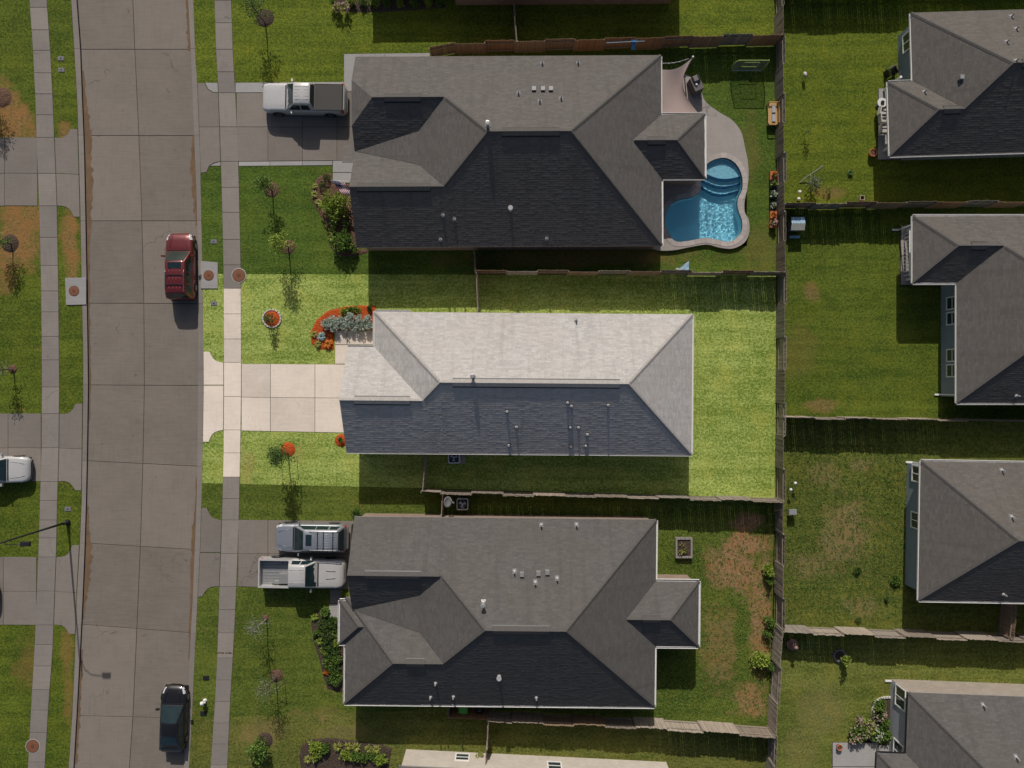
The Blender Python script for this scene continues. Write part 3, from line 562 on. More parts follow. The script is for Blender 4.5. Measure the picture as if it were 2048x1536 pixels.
# ------------------------------------------------------------------ houses
S_P = .644; ZE = 2.75
class House:
    def __init__(s, name, label, pivot, rot_deg, roofmat, capmat, wallmat, oh=.38, group='hip roofed houses'):
        s.piv = P(*pivot, ZE); s.piv.z = 0; s.rot = Matrix.Rotation(R(rot_deg), 4, 'Z'); s.name = name; s.oh = oh
        s.t = thing(name, label, 'house', s.piv, R(rot_deg), group); s.rm = roofmat; s.cm = capmat; s.wm = wallmat
        s.wings = []; s.roof = MB(); s.caps = []; s.walls = MB(); s.n = 0; s.post = []; s.slopes = []
    def L(s, px, py, z=ZE): return P(px, py, z)                    # unrotated
    def W(s, v): return s.piv+(s.rot @ (Vector(v)-s.piv))
    def q(s, pts, m=0, uv=True):
        pts = [Vector(p) for p in pts]; nrm = (pts[1]-pts[0]).cross(pts[2]-pts[0]).normalized()
        u = None
        if uv:
            if nrm.z < 0: pts.reverse(); nrm = -nrm
            hor = Vector((0, 0, 1)).cross(nrm)
            hor = hor.normalized() if hor.length > 1e-4 else Vector((1, 0, 0)); up = nrm.cross(hor)
            u = [(p.dot(hor), (p-Vector((0, 0, ZE))).dot(up)) for p in pts]
            s.slopes.append((pts, nrm, hor, up, u, len(s.wings)))
        s.roof.face([s.W(p) for p in pts], m, u)
    def wing(s, x0, x1, yn, ys, axis='x', a='hip', b='hip', ze=ZE):
        """eave rectangle in photo pixels (at eave height); a/b: end at low/high coordinate along the ridge"""
        dz = -.006*s.n; s.n += 1; ze = ze+dz
        A = s.L(x0, ys, ZE); B = s.L(x1, yn, ZE); X0, X1, Y0, Y1 = A.x, B.x, A.y, B.y
        F = (lambda u, v, z: (u, v, z)) if axis == 'x' else (lambda u, v, z: (v, u, z))
        if axis == 'x': u0, u1, v0, v1 = X0, X1, Y0, Y1
        else: u0, u1, v0, v1 = Y0, Y1, X0, X1
        h = (v1-v0)/2; vm = (v0+v1)/2; zr = ze+S_P*h
        def end(kind, u, sg):
            if kind == 'hip': return u+sg*h
            if kind == 'jerk': return u+sg*h*.42
            return u
        ua, ub = end(a, u0, 1), end(b, u1, -1); cl = []
        Ra, Rb = F(ua, vm, zr), F(ub, vm, zr)
        for v, sg in ((v0, 1), (v1, -1)):
            pts = [F(u0, v, ze), F(u1, v, ze)]
            if b == 'jerk': pts.append(F(u1, v+sg*h*.58, ze+S_P*h*.58))
            pts += [Rb, Ra]
            if a == 'jerk': pts.append(F(u0, v+sg*h*.58, ze+S_P*h*.58))
            s.q(pts); cl.append(('v', v, sg))
        for kind, u, sg, Rr in ((a, u0, 1, Ra), (b, u1, -1, Rb)):
            if kind == 'hip': s.q([F(u, v0, ze), F(u, v1, ze), Rr]); cl.append(('u', u, sg, 0))
            elif kind == 'jerk': s.q([F(u, v0+h*.58, ze+S_P*h*.58), F(u, v1-h*.58, ze+S_P*h*.58), Rr]); cl.append(('u', u, sg, S_P*h*.58))
            if kind in ('gable', 'jerk'):
                uu = u+sg*.22; top = [F(uu, vm, zr-.16)] if kind == 'gable' else [F(uu, v1-h*.6, ze+S_P*h*.6-.16), F(uu, v0+h*.6, ze+S_P*h*.6-.16)]
                g = [s.W(p) for p in [F(uu, v0+.3, ze-.16), F(uu, v1-.3, ze-.16)]+top]
                s.walls.face(g, 0, [(p.y, p.z) for p in g])
        # fascia and soffit
        cs = [F(u0, v0, 0), F(u1, v0, 0), F(u1, v1, 0), F(u0, v1, 0)]; zb = ze-.14
        for i in range(4):
            p, r = cs[i], cs[(i+1) % 4]
            s.q([(p[0], p[1], zb), (r[0], r[1], zb), (r[0], r[1], ze), (p[0], p[1], ze)], 1, False)
        s.q([(c[0], c[1], zb) for c in cs], 1, False)
        for kind, u in ((a, u0), (b, u1)):                         # rake boards
            if kind == 'gable': s.q([F(u, v0, zb), F(u, v1, zb), F(u, v1, ze), F(u, vm, zr), F(u, v0, ze)], 1, False) if False else None
            if kind in ('gable', 'jerk'):
                for v, sg in ((v0, 1), (v1, -1)):
                    e = 1.0 if kind == 'gable' else .58
                    p0, p1 = F(u, v, ze), F(u, v+sg*h*e, ze+S_P*h*e)
                    s.q([p0, p1, (p1[0], p1[1], p1[2]-.16), (p0[0], p0[1], p0[2]-.16)], 1, False)
        # caps on ridge and hips
        wi = len(s.wings); s.caps.append((Ra, Rb, 'ridge', wi))
        for kind, u, Rr in ((a, u0, Ra), (b, u1, Rb)):
            if kind == 'hip': s.caps += [(F(u, v0, ze), Rr, 'hip', wi), (F(u, v1, ze), Rr, 'hip', wi)]
        s.wings.append((axis, u0, u1, v0, v1, ze, a, b, h))
    def z_at(s, v, me=None):
        """roof height at a world point"""
        p = s.piv+(s.rot.inverted() @ (Vector((v.x, v.y, 0))-Vector((s.piv.x, s.piv.y, 0)))); best = 0.0
        for k, (axis, u0, u1, v0, v1, ze, a, b, h) in enumerate(s.wings):
            if k == me: continue
            u, w = (p.x, p.y) if axis == 'x' else (p.y, p.x)
            if u0-.01 <= u <= u1+.01 and v0-.01 <= w <= v1+.01:
                d = min(w-v0, v1-w)
                if a == 'hip': d = min(d, u-u0)
                if b == 'hip': d = min(d, u1-u)
                best = max(best, ze+S_P*d)
        return best
    def on_roof(s, px, py, up=0.0):
        z = 4.0
        for _ in range(12): z = s.z_at(P(px, py, z)) or z
        return P(px, py, z)
    def footprint(s, pxpoly, name='wall', uvm=True):
        q = offset_poly([(s.L(a, b).x, s.L(a, b).y) for a, b in pxpoly], s.oh)
        z1 = ZE-.15
        for p, r in zip(q, q[1:]+q[:1]):
            a, b = s.W((p[0], p[1], 0)), s.W((r[0], r[1], 0)); d = (b-a).length
            s.walls.face([(a.x, a.y, -.05), (b.x, b.y, -.05), (b.x, b.y, z1), (a.x, a.y, z1)], 0, [(0, 0), (d, 0), (d, z1), (0, z1)])
        s.fp = q
    def cricket(s, x_hip, ys_upper, yn_lower, x_west, rise):
        """drainage saddle in the dead valley between the two front wings"""
        x0 = s.L(x_hip, 0).x; a = s.L(0, ys_upper).y; b = s.L(0, yn_lower).y; xw = s.L(x_west, 0).x; e = .014; xe = x0+rise/S_P
        s.q([(xw, (a+b)/2, ZE+S_P*(b-a)/2+e), (xe, b-rise/S_P, ZE+rise+e), (xe, a+rise/S_P, ZE+rise+e)])
    def extra(s, pts): s.q([s.L(*p) for p in pts])
    def gutter(s, segs, mat=None, w=.07):
        for (a, b) in segs:
            A, B = s.L(*a), s.L(*b); d = (B-A).normalized(); n = Vector((-d.y, d.x, 0)); mb = MB()
            for (o0, o1, z0, z1) in ((-w, w, -.13, -.105), (-w, -w+.02, -.105, .012), (w-.02, w, -.105, .012)):
                pts = []
                for (p, o, z) in ((A, o0, z0), (B, o0, z0), (B, o1, z0), (A, o1, z0), (A, o0, z1), (B, o0, z1), (B, o1, z1), (A, o1, z1)):
                    pts.append(s.W(p+n*o+Vector((0, 0, z))))
                i0 = len(mb.v); mb.v += pts
                for f in ((0, 3, 2, 1), (4, 5, 6, 7), (0, 1, 5, 4), (1, 2, 6, 5), (2, 3, 7, 6), (3, 0, 4, 7)): mb.f.append([i0+k for k in f]); mb.m.append(0); mb.uv.append(None)
            mb.build('gutter', mat or MT['trim'], s.t)
    def vent(s, px0, px1, py):
        """ridge vent strip along an east-west ridge, given by its photo position"""
        a = s.on_roof(px0, py); b = s.on_roof(px1, py)
        best = None
        for axis, u0, u1, v0, v1, ze, aa, bb, h in s.wings:
            if axis != 'x': continue
            zr = ze+S_P*h; yy = (v0+v1)/2; err = abs((IH/2-yy*PXM*CAM_H/(CAM_H-zr))-py)
            if best is None or err < best[0]: best = (err, yy, zr)
        _, yy, zr = best; k = (CAM_H-zr)/CAM_H/PXM; xa, xb_ = (px0-IW/2)*k, (px1-IW/2)*k; w = .24; mb = MB()
        for sg in (-1, 1):
            P4 = [(xa, yy, zr+.075), (xb_, yy, zr+.075), (xb_, yy+sg*w, zr+.075-w*S_P), (xa, yy+sg*w, zr+.075-w*S_P)]
            mb.face([s.W(p) for p in (P4 if sg < 0 else P4[::-1])][::-1])
            mb.face([s.W((xa, yy+sg*w, zr+.075-w*S_P)), s.W((xb_, yy+sg*w, zr+.075-w*S_P)), s.W((xb_, yy+sg*w, zr+.0-w*S_P)), s.W((xa, yy+sg*w, zr+.0-w*S_P))], 1)
        wg = w+.07; g_ = .022
        for sg in (-1, 1): mb.face([s.W(p) for p in ((xa, yy+sg*w, zr+g_-w*S_P), (xb_, yy+sg*w, zr+g_-w*S_P), (xb_, yy+sg*wg, zr+g_-wg*S_P), (xa, yy+sg*wg, zr+g_-wg*S_P))], 1)
        for x_ in (xa, xb_): mb.face([s.W((x_, yy-w, zr+.075-w*S_P)), s.W((x_, yy, zr+.075)), s.W((x_, yy+w, zr+.075-w*S_P)), s.W((x_, yy, zr-.02))])
        s.post.append(mb)
    def shingles(s):
        """staggered laminated tabs, course by course; each tab lifts at its butt edge"""
        rr = random.Random(s.name); mb = MB(); CO = .155
        for pts, nrm, hor, up, u, wi in s.slopes:
            o = pts[0]; o_u, o_v = u[0]; v0, v1 = min(q[1] for q in u), max(q[1] for q in u); n = len(u)
            def span(v):
                xs = []
                for (a, b), (c, d) in zip(u, u[1:]+u[:1]):
                    if (b-v)*(d-v) <= 0 and abs(d-b) > 1e-6: xs.append(a+(c-a)*(v-b)/(d-b))
                return (min(xs), max(xs)) if len(xs) > 1 else None
            pt = lambda a, b, h: o+hor*(a-o_u)+up*(b-o_v)+nrm*h
            v = v0+.004
            while v < v1-.02:
                vt = min(v+CO*1.04, v1-.003); A_, B_ = span(v), span(vt)
                if not A_ or not B_: v += CO; continue
                x = min(A_[0], B_[0])-rr.uniform(0, .5); end = max(A_[1], B_[1])
                while x < end:
                    w_ = rr.choice((.16, .22, .30, .38, .5)); cl = lambda q, S_: min(max(q, S_[0]), S_[1])
                    a0, a1, b0, b1 = cl(x, A_), cl(x+w_, A_), cl(x, B_), cl(x+w_, B_); x += w_
                    if a1-a0 < .02 and b1-b0 < .02: continue
                    c = pt((a0+a1+b0+b1)/4, (v+vt)/2, 0)
                    if s.z_at(s.W(c), me=wi) > c.z+.001: continue
                    t_ = rr.choice((.008, .009, .011, .014)); f0 = rr.uniform(-.3, .3)
                    P4 = [pt(a0, v, t_), pt(a1, v, t_), pt(b1, vt, .004), pt(b0, vt, .004)]
                    mb.face([s.W(p) for p in P4], 0, [(a0, v), (a1, v), (b1, vt), (b0, vt)])
                    mb.face([s.W(p) for p in (pt(a0, v, -.002), pt(a1, v, -.002), P4[1], P4[0])], 0, [(a0, v), (a1, v), (a1, v+.01), (a0, v+.01)])
                v += CO
        o_ = mb.build('shingles', s.rm, s.ro); o_['kind'] = 'stuff'
    def finish(s):
        s.ro = s.roof.build('roof', [s.rm, MT['fascia']], s.t); s.walls.build('wall', s.wm, s.t)
        for (a, b, kind, wi) in s.caps:
            a, b = Vector(a), Vector(b)
            if (b-a).length < .3: continue
            d = (b-a).normalized(); w = .14; mb = MB()
            if kind == 'ridge': e = Vector((-d.y, d.x, 0)).normalized(); e1, e2 = e*w+Vector((0, 0, -w*S_P)), -e*w+Vector((0, 0, -w*S_P))
            else:
                hx = Vector((1 if d.x > 0 else -1, 0, S_P)); hy = Vector((0, 1 if d.y > 0 else -1, S_P))   # slopes either side
                n1 = Vector((-hx.x*S_P, 0, 1)).normalized(); n2 = Vector((0, -hy.y*S_P, 1)).normalized()
                e1 = d.cross(n1); e1 = e1.normalized()*w*(1 if e1.dot(Vector((0, hy.y, 0))) < 0 or True else 1)
                e2 = d.cross(n2).normalized()*w
                if e1.z > 0: e1 = -e1
                if e2.z > 0: e2 = -e2
            L_ = (b-a).length; n = max(1, int(L_/.21))
            for i in range(n):                                   # overlapping cap shingles
                p = a+d*(L_*i/n); q = a+d*(L_*(i+1)/n)
                if s.z_at(s.W((p+q)/2), me=wi) >= (p.z+q.z)/2-.05: continue   # buried under another wing
                u0, u1 = Vector((0, 0, .044)), Vector((0, 0, .056))
                mb.face([s.W(p+e1+u0*.6), s.W(p+u0), s.W(q+u1), s.W(q+e1+u1*.6)]); mb.face([s.W(p+u0), s.W(p+e2+u0*.6), s.W(q+e2+u1*.6), s.W(q+u1)])
            if mb.f: mb.build('ridge_cap', s.cm, s.ro)
        s.shingles()
        for mb in s.post: mb.build('ridge_vent', [s.cm, MT['black']], s.ro)
    def pipe(s, px, py, kind='pipe'):
        b = s.on_roof(px, py); nm = {'pipe': 'vent_pipe', 'box': 'roof_vent', 'flue': 'flue', 'cap': 'flue'}[kind]
        # the photo point is the pipe top: step the foot back along the view ray
        hgt = {'pipe': .42, 'box': .28, 'flue': .75, 'cap': .55}[kind]; z = b.z+hgt
        for _ in range(8): f = P(px, py, z); z = s.z_at(f)+hgt
        f = P(px, py, z); zb = s.z_at(f); mb = MB()
        if kind == 'pipe': mb.lathe([(.11, zb-.1), (.10, zb+.07), (.055, zb+.1), (.052, z), (.04, z), (.04, z-.05)], f.x, f.y, 10); m = MT['pipe']
        elif kind == 'box': mb.box(f.x-.15, f.x+.15, f.y-.15, f.y+.15, zb-.15, z, taper=.02); m = MT['galv']
        elif kind == 'flue': mb.lathe([(.17, zb-.15), (.16, zb+.1), (.09, zb+.16), (.09, z-.12), (.15, z-.10), (.16, z-.02), (.10, z)], f.x, f.y, 12); m = MT['galv']
        else: mb.lathe([(.13, zb-.12), (.12, zb+.06), (.07, zb+.1), (.07, z-.1), (.17, z-.09), (.16, z-.01)], f.x, f.y, 12); m = MT['pipe']
        mb.build(nm, m, s.ro)
        if kind in ('flue', 'cap', 'pipe'):                         # lead flashing on the shingles
            g = MB(); w = .13
            zz = lambda x, y: s.z_at(Vector((x, y, 0)))+.012
            g.face([(f.x+a, f.y+c, zz(f.x+a, f.y+c)) for a, c in ((-w, -w), (w, -w), (w, w*1.3), (-w, w*1.3))]); g.build('flashing', MT['white'] if kind == 'flue' else MT['lid'], s.ro)
    def window(s, i, frac, w, h, z0, frame=None, split='v', trimw=.09):
        """window in footprint wall i, centred at fraction frac along it"""
        p, r = Vector(s.fp[i]), Vector(s.fp[(i+1) % len(s.fp)]); d = (r-p).normalized(); n = Vector((d.y, -d.x)); c = p.lerp(r, frac)
        def bx(mb, u0, u1, z0_, z1_, o0, o1):
            pts = []
            for z in (z0_, z1_):
                for (u, o) in ((u0, o0), (u1, o0), (u1, o1), (u0, o1)):
                    q = c+d*u+n*o; pts.append(s.W((q.x, q.y, z)))
            i0 = len(mb.v); mb.v += pts
            for f in ((0, 3, 2, 1), (4, 5, 6, 7), (0, 1, 5, 4), (1, 2, 6, 5), (2, 3, 7, 6), (3, 0, 4, 7)): mb.f.append([i0+k for k in f]); mb.m.append(0); mb.uv.append(None)
        mb = MB(); t = trimw
        bx(mb, -w/2-t, w/2+t, z0-t, z0, 0, .06); bx(mb, -w/2-t, w/2+t, z0+h, z0+h+t, 0, .06); bx(mb, -w/2-t, -w/2, z0, z0+h, 0, .055); bx(mb, w/2, w/2+t, z0, z0+h, 0, .055)
        wo = mb.build('window', frame or MT['trim'], s.t)
        mb = MB(); bx(mb, -w/2, w/2, z0, z0+h, -.02, .02); mb.build('pane', MT['glass'], wo)
        mb = MB()
        if split == 'v': bx(mb, -.035, .035, z0, z0+h, .0, .045)
        else: bx(mb, -w/2, w/2, z0+h/2-.03, z0+h/2+.03, .0, .045)
        mb.build('mullion', frame or MT['trim'], wo)
    def door(s, i, frac, w, h, mat, name='door', panels=4):
        p, r = Vector(s.fp[i]), Vector(s.fp[(i+1) % len(s.fp)]); d = (r-p).normalized(); n = Vector((d.y, -d.x)); c = p.lerp(r, frac); mb = MB()
        def face(u0, u1, z0, z1, o, mbx):
            q = [(u0, z0), (u1, z0), (u1, z1), (u0, z1)]; mbx.face([s.W((c.x+d.x*u+n.x*o, c.y+d.y*u+n.y*o, z)) for u, z in q])
        face(-w/2, w/2, .03, h, .02, mb); root = mb.build(name, mat, s.t)
        for k in range(panels):
            z0 = .1+k*(h-.1)/panels; mb = MB(); face(-w/2+.08, w/2-.08, z0, z0+(h-.1)/panels-.06, .045, mb); mb.build('panel', mat, root)

DOORM = m_plain('painted_door', (.42, .38, .33), .5)
# A: house with the pool
A = House('pool_house', 'grey shingled house with back pool, above the middle lot', (1015, 303), .3, MT['roofA'], MT['capA'], MT['brickA'], oh=.20, group=None)
A.wing(789, 1323, 112, 493); A.wing(712, 905, 112, 325, a='jerk', b='gable'); A.wing(712, 905, 285, 493.6, a='gable', b='gable'); A.wing(1225, 1410, 230, 360, a='gable')
A.cricket(789, 325, 285, 714, 1.15)
A.extra([(690, 288, 2.74), (722, 288, 2.74), (718, 324, 3.60), (684, 324, 3.60)])
A.extra([(690, 288, 2.60), (722, 288, 2.60), (718, 324, 3.46), (684, 324, 3.46)])
A.footprint([(716, 113), (1322, 113), (1322, 230), (1409, 230), (1409, 359), (1322, 359), (1322, 492), (716, 492)])
A.gutter([((1323, 114), (1323, 229)), ((1324, 229), (1410, 230)), ((1411, 232), (1411, 358)), ((1326, 360), (1409, 360)), ((1324, 362), (1324, 492))])
for a in ((1003, 1120, 263), (768, 842, 194), (712, 860, 370), (1296, 1332, 282)): A.vent(*a)
A.finish()
for p in ((1085, 122), (1157, 121), (1037, 182), (1080, 198), (1123, 192), (885, 428), (908, 436), (880, 477), (1094, 475)): A.pipe(*p)
for p in ((1068, 176), (1086, 176), (1102, 176)): A.pipe(*p, 'box')
A.pipe(975, 245, 'flue'); A.pipe(1021, 415, 'cap')
# B: the listed house in the middle
B = House('listed_house', 'grey shingled house with brightened roof on the middle lot', (1050, 767), -.45, MT['roofB'], MT['capB'], MT['brickD'], group=None)
B.wing(748, 1384, 626, 907); B.wing(694, 890, 696, 907.6, a='gable', b='gable')
B.footprint([(748, 627), (1383, 627), (1383, 906), (697, 906), (697, 697), (748, 697)])
B.gutter([((748, 624), (820, 624)), ((747, 625), (747, 695)), ((694, 695), (746, 695)), ((1385, 627), (1385, 906)), ((694, 908), (1384, 908))])
for a in ((905, 1240, 769), (708, 820, 803)): B.vent(*a)
B.finish()
for p in ((1153, 640), (1014, 824), (1033, 855), (1018, 892), (1136, 806), (1144, 813), (1141, 856), (1158, 856), (1176, 870), (1142, 894), (1173, 893), (1218, 811)): B.pipe(*p)
B.pipe(945, 752, 'flue')
# C: house below
C = House('lower_house', 'grey shingled house with two vehicles on its drive, below the middle lot', (1010, 1223), -.6, MT['roofC'], MT['capA'], MT['brickA'], oh=.20, group=None)
C.wing(787, 1311, 1036, 1411); C.wing(707, 890, 1036, 1240, a='gable', b='gable'); C.wing(691, 905, 1198, 1411.6, a='hip', b='gable'); C.wing(679, 790, 1204, 1292, a='hip', b='gable'); C.wing(1215, 1398, 1158, 1290, a='gable')
C.cricket(787, 1240, 1198, 708, 1.25)
C.footprint([(708, 1037), (1310, 1037), (1310, 1159), (1397, 1159), (1397, 1289), (1310, 1289), (1310, 1410), (692, 1410), (692, 1230), (708, 1230)])
C.gutter([((679, 1203), (708, 1203)), ((678, 1205), (678, 1291)), ((679, 1293), (698, 1293)), ((690, 1296), (690, 1410)), ((691, 1412.5), (1311, 1412.5)), ((1312, 1038), (1312, 1157)), ((1313, 1157), (1398, 1157)), ((1399, 1159), (1399, 1290)), ((1313, 1291.5), (1397, 1291.5)), ((1312, 1293), (1312, 1411))])
for a in ((985, 1100, 1265), (728, 840, 1151), (812, 850, 1326), (1285, 1322, 1236)): C.vent(*a)
C.finish()
for p in ((1083, 1052), (1154, 1052), (1029, 1146), (1115, 1160), (1071, 1168), (870, 1371), (860, 1399), (906, 1398), (1073, 1400)): C.pipe(*p)
for p in ((1044, 1150), (1077, 1148), (1095, 1146)): C.pipe(*p, 'box')
C.pipe(966, 1212, 'flue'); C.pipe(998, 1358, 'cap')
# houses on the right
R1 = House('upper_right_house', 'brown grey roofed house in the top right corner', (1940, 165), 1.7, MT['roofR'], MT['capA'], MT['sidR'], group=None)
R1.wing(1826, 2420, 22, 307); R1.wing(1776, 2100, 159, 307.6, a='hip', b='gable')
R1.footprint([(1827, 23), (2418, 23), (2418, 306), (1827, 306)])
R1.gutter([((1825, 23), (1825, 157)), ((1777, 158), (1824, 158)), ((1775, 159), (1775, 306)), ((1776, 308.5), (2420, 308.5))]); R1.vent(1886, 1921, 212); R1.vent(2046, 2150, 126); R1.finish()
for p in ((1855, 179), (2030, 27), (2021, 78), (2040, 52), (2040, 116)): R1.pipe(*p)
R1.pipe(1925, 153, 'box')
R2 = House('middle_right_house', 'brown grey roofed house on the right edge with a covered corner porch', (1960, 618), 0, MT['roofR'], MT['capA'], MT['sidR'], group=None)
R2.wing(1914, 2540, 432, 806); R2.wing(1826, 2110, 432, 566, a='hip', b='gable')
R2.footprint([(1915, 433), (2538, 433), (2538, 805), (1915, 805)])
R2.gutter([((1826, 430.5), (2300, 430.5)), ((1825, 432), (1825, 566)), ((1826, 567.5), (1913, 567.5)), ((1913, 569), (1913, 806)), ((1914, 807.5), (2400, 807.5))]); R2.vent(1944, 1976, 488); R2.finish()
R2.pipe(2040, 792)
R3 = House('lower_right_house', 'single hip roofed house on the right edge beside the weedy yard', (1960, 1062), -1.0, MT['roofR'], MT['capA'], MT['sidR'], group=None)
R3.wing(1840, 2480, 924, 1203)
R3.footprint([(1841, 925), (2478, 925), (2478, 1202), (1841, 1202)])
R3.gutter([((1839, 924), (1839, 1203)), ((1840, 1204.5), (2400, 1204.5)), ((1840, 922.5), (2400, 922.5))]); R3.finish()
for p in ((2011, 942), (2031, 1036), (2014, 1192)): R3.pipe(*p)
R4 = House('bottom_right_house', 'grey roofed house with sunlit brick side in the bottom right corner', (1930, 1500), -2.2, MT['roofC'], MT['capA'], [MT['sidR4']], oh=.12, group=None)
R4.wing(1812, 2480, 1389, 1760); R4.wing(1754, 2060, 1512, 1760.6, a='hip', b='gable')
R4.footprint([(1813, 1390), (2478, 1390), (2478, 1759), (1813, 1759)])
R4.gutter([((1811, 1390), (1811, 1511)), ((1754, 1511), (1810, 1511)), ((1753, 1513), (1753, 1700))], MT['darkmetal'], .03); R4.finish()
for p in ((1973, 1415), (2040, 1520)): R4.pipe(*p)
for i in range(len(R4.fp)):
    p, r = R4.fp[i], R4.fp[(i+1) % len(R4.fp)]
    if abs(p[1]-r[1]) < .1 and p[1] > R4.piv.y:                    # sunlit brick veneer on the long side
        a, b = R4.W((p[0], p[1]+.03, 0)), R4.W((r[0], r[1]+.03, 0)); d = (b-a).length; mb = MB()
        mb.face([(a.x, a.y, -.05), (b.x, b.y, -.05), (b.x, b.y, 2.58), (a.x, a.y, 2.58)], 0, [(0, 0), (d, 0), (d, 2.58), (0, 2.58)]); mb.build('brick_veneer', MT['brickR'], R4.t)
def west_wall(h):
    return min(range(len(h.fp)), key=lambda i: (h.fp[i][0]+h.fp[(i+1) % len(h.fp)][0])+(0 if abs(h.fp[i][0]-h.fp[(i+1) % len(h.fp)][0]) < .1 else 1e3))
def wfrac(h, i, py):
    a, b = h.fp[i][1], h.fp[(i+1) % len(h.fp)][1]; y = (IH/2-py)/PXM; return (y-a)/(b-a)
for h, ys, w_ in ((R1, (97,), 1.1), (R2, (610, 640, 712, 742), .75), (R3, (945, 1036), 1.0), (R4, (1383, 1490), 1.3)):
    i = west_wall(h)
    for y_ in ys: h.window(i, wfrac(h, i, y_), w_, 1.25, .85, split='h' if h is R2 else 'v', frame=MT['trim'])
for h, py in ((A, 250), (B, 800), (C, 1110)):
    i = west_wall(h)
    if h is B: i = min((k for k in range(len(h.fp)) if abs(h.fp[k][0]-h.fp[(k+1) % len(h.fp)][0]) < .1), key=lambda k: h.fp[k][0])
    h.door(i, wfrac(h, i, py), 4.8, 2.1, DOORM, 'garage_door')
# top house and bottom house just at the frame's edge
T = House('top_house', 'house at the top edge whose eave shades the lawn', (1100, -160), .4, MT['roofA'], MT['capA'], MT['brickA'], group=None)
T.wing(893, 1366, -330, -18); T.wing(722, 980, -330, -66, a='hip', b='gable')
T.footprint([(722, -329), (1365, -329), (1365, -19), (894, -19), (894, -67), (722, -67)]); T.finish()
D = House('bottom_house', 'house at the bottom edge with its pale sunlit side wall', (1060, 1700), -2.8, MT['roofC'], MT['capA'], MT['brickD'], oh=.10, group=None)
D.wing(790, 1345, 1545, 1900)
D.footprint([(791, 1546), (1344, 1546), (1344, 1899), (791, 1899)]); D.finish()
i = max(range(len(D.fp)), key=lambda k: D.fp[k][1]+D.fp[(k+1) % len(D.fp)][1])
def dfrac(px): a, b = D.fp[i][0], D.fp[(i+1) % len(D.fp)][0]; return ((px-IW/2)/PXM-a)/(b-a)
D.window(i, dfrac(919), .85, .9, .35, frame=MT['trim'], split='h'); D.window(i, dfrac(1100), .85, 1.0, .9, frame=MT['trim'], split='h')

# ------------------------------------------------------------------ fences
FH = 1.83
def panel_mesh(seed, side):
    rr = random.Random(seed); mb = MB(); x = 0.0; PL = 2.2; n = 15; w = PL/n
    for k in range(n):
        g = max(.0015, rr.uniform(-.014, .017)); x0 = k*w+g/2; x1 = (k+1)*w-g/2; h = FH+rr.uniform(-.025, .02); y = side*.055+rr.uniform(-.006, .006); t = .009
        M = Matrix.Translation((x0, y, 0)) @ Matrix.Rotation(rr.uniform(-.012, .012), 4, 'X') @ Matrix.Rotation(rr.uniform(-.004, .004), 4, 'Y')
        i0 = len(mb.v); W_ = x1-x0; c = .03                       # dog-eared top
        pr = [(0, .04), (W_, .04), (W_, h-c), (W_-c, h), (c, h), (0, h-c)]
        mb.v += [M @ Vector((a, -t, b)) for a, b in pr]+[M @ Vector((a, t, b)) for a, b in pr]
        mb.f.append([i0+q for q in range(6)]); mb.f.append([i0+11-q for q in range(6)])
        for q in range(6): mb.f.append([i0+q, i0+6+q, i0+6+(q+1) % 6, i0+(q+1) % 6])
        mb.m += [0]*8; mb.uv += [None]*8
    return mb
PANELS = {}
def panel(seed, side, mat):
    k = (seed, side, mat.name)
    if k not in PANELS: PANELS[k] = panel_mesh(seed, side).mesh('panel', mat)
    return PANELS[k]
_rm = MB(); _rm.box(0, 2.2, -.02, .02, -.045, .045); RAIL = _rm.mesh('rail', MT['rail'])
_pm = MB(); _pm.box(-.05, .05, -.05, .05, -.1, 1.7); POST = _pm.mesh('post', MT['rail'])
frr = random.Random(11)
def fence(label, pts, mats=('fence',), alt=True, name='board_fence', weights=None):
    """pts: photo positions of the fence top; panels change side like a good-neighbour fence"""
    w = [G(px, py, FH) for px, py in pts]; t = thing(name, label, 'fence', w[0], 0, 'back yard board fences'); side = 1
    for a, b in zip(w, w[1:]):
        d = b-a; L = d.length; n = max(1, round(L/2.15)); ang = math.atan2(d.y, d.x)
        for k in range(n):
            p = a+d*(k/n)-w[0]; m = MT[mats[int(frr.random()*len(mats))]]; lean = frr.uniform(-.02, .02)
            o = link_mesh('panel', panel(frr.randrange(6), side if alt else 1, m), t, p, ang, (L/n/2.2, 1, 1)); o.rotation_euler = (lean, 0, ang)
            for z in (.35, 1.45): r_ = link_mesh('rail', RAIL, o, (0, 0, z))
            link_mesh('post', POST, t, p, ang); side = -side
        link_mesh('post', POST, t, b-w[0], ang)
    return t
fence('long grey board fence running the full height behind the back yards', [(1566, -160), (1568, 66), (1572, 540), (1569, 1005), (1567, 1262), (1556, 1411), (1551, 1536), (1546, 1700)], ('fence', 'fence', 'fencepale'))
fence('brown board fence above the pool house', [(859, 95), (910, 85), (1330, 74), (1566, 67)], ('fencebrown', 'fencebrown', 'fence'))
fence('board fence between the pool house and the middle lot', [(951, 541), (1571, 543)], ('fencebrown', 'fencepale', 'fence'))
fence('board fence between the middle lot and the house below', [(842, 985), (880, 987), (1569, 1003)], ('fence', 'fencepale', 'fence'))
fence('dark board fence along the bottom house lot', [(897, 1437), (975, 1441), (1024, 1446), (1335, 1460), (1552, 1475)], ('fence', 'fencebrown', 'fencepale'))
fence('short fence from the pool house down to the lot line', [(948, 503), (950, 540)], ('fence',))
fence('short fence from the lot line to the north side of the middle house', [(952, 544), (955, 624)], ('fencepale',))
fence('short fence from the south side of the middle house', [(848, 911), (843, 984)], ('fencepale',))
fence('short gate fence beside the satellite dish', [(884, 988), (882, 1031)], ('fencebrown',))
fence('short fence end beside the green bin', [(897, 1412), (897, 1436)], ('fence',))
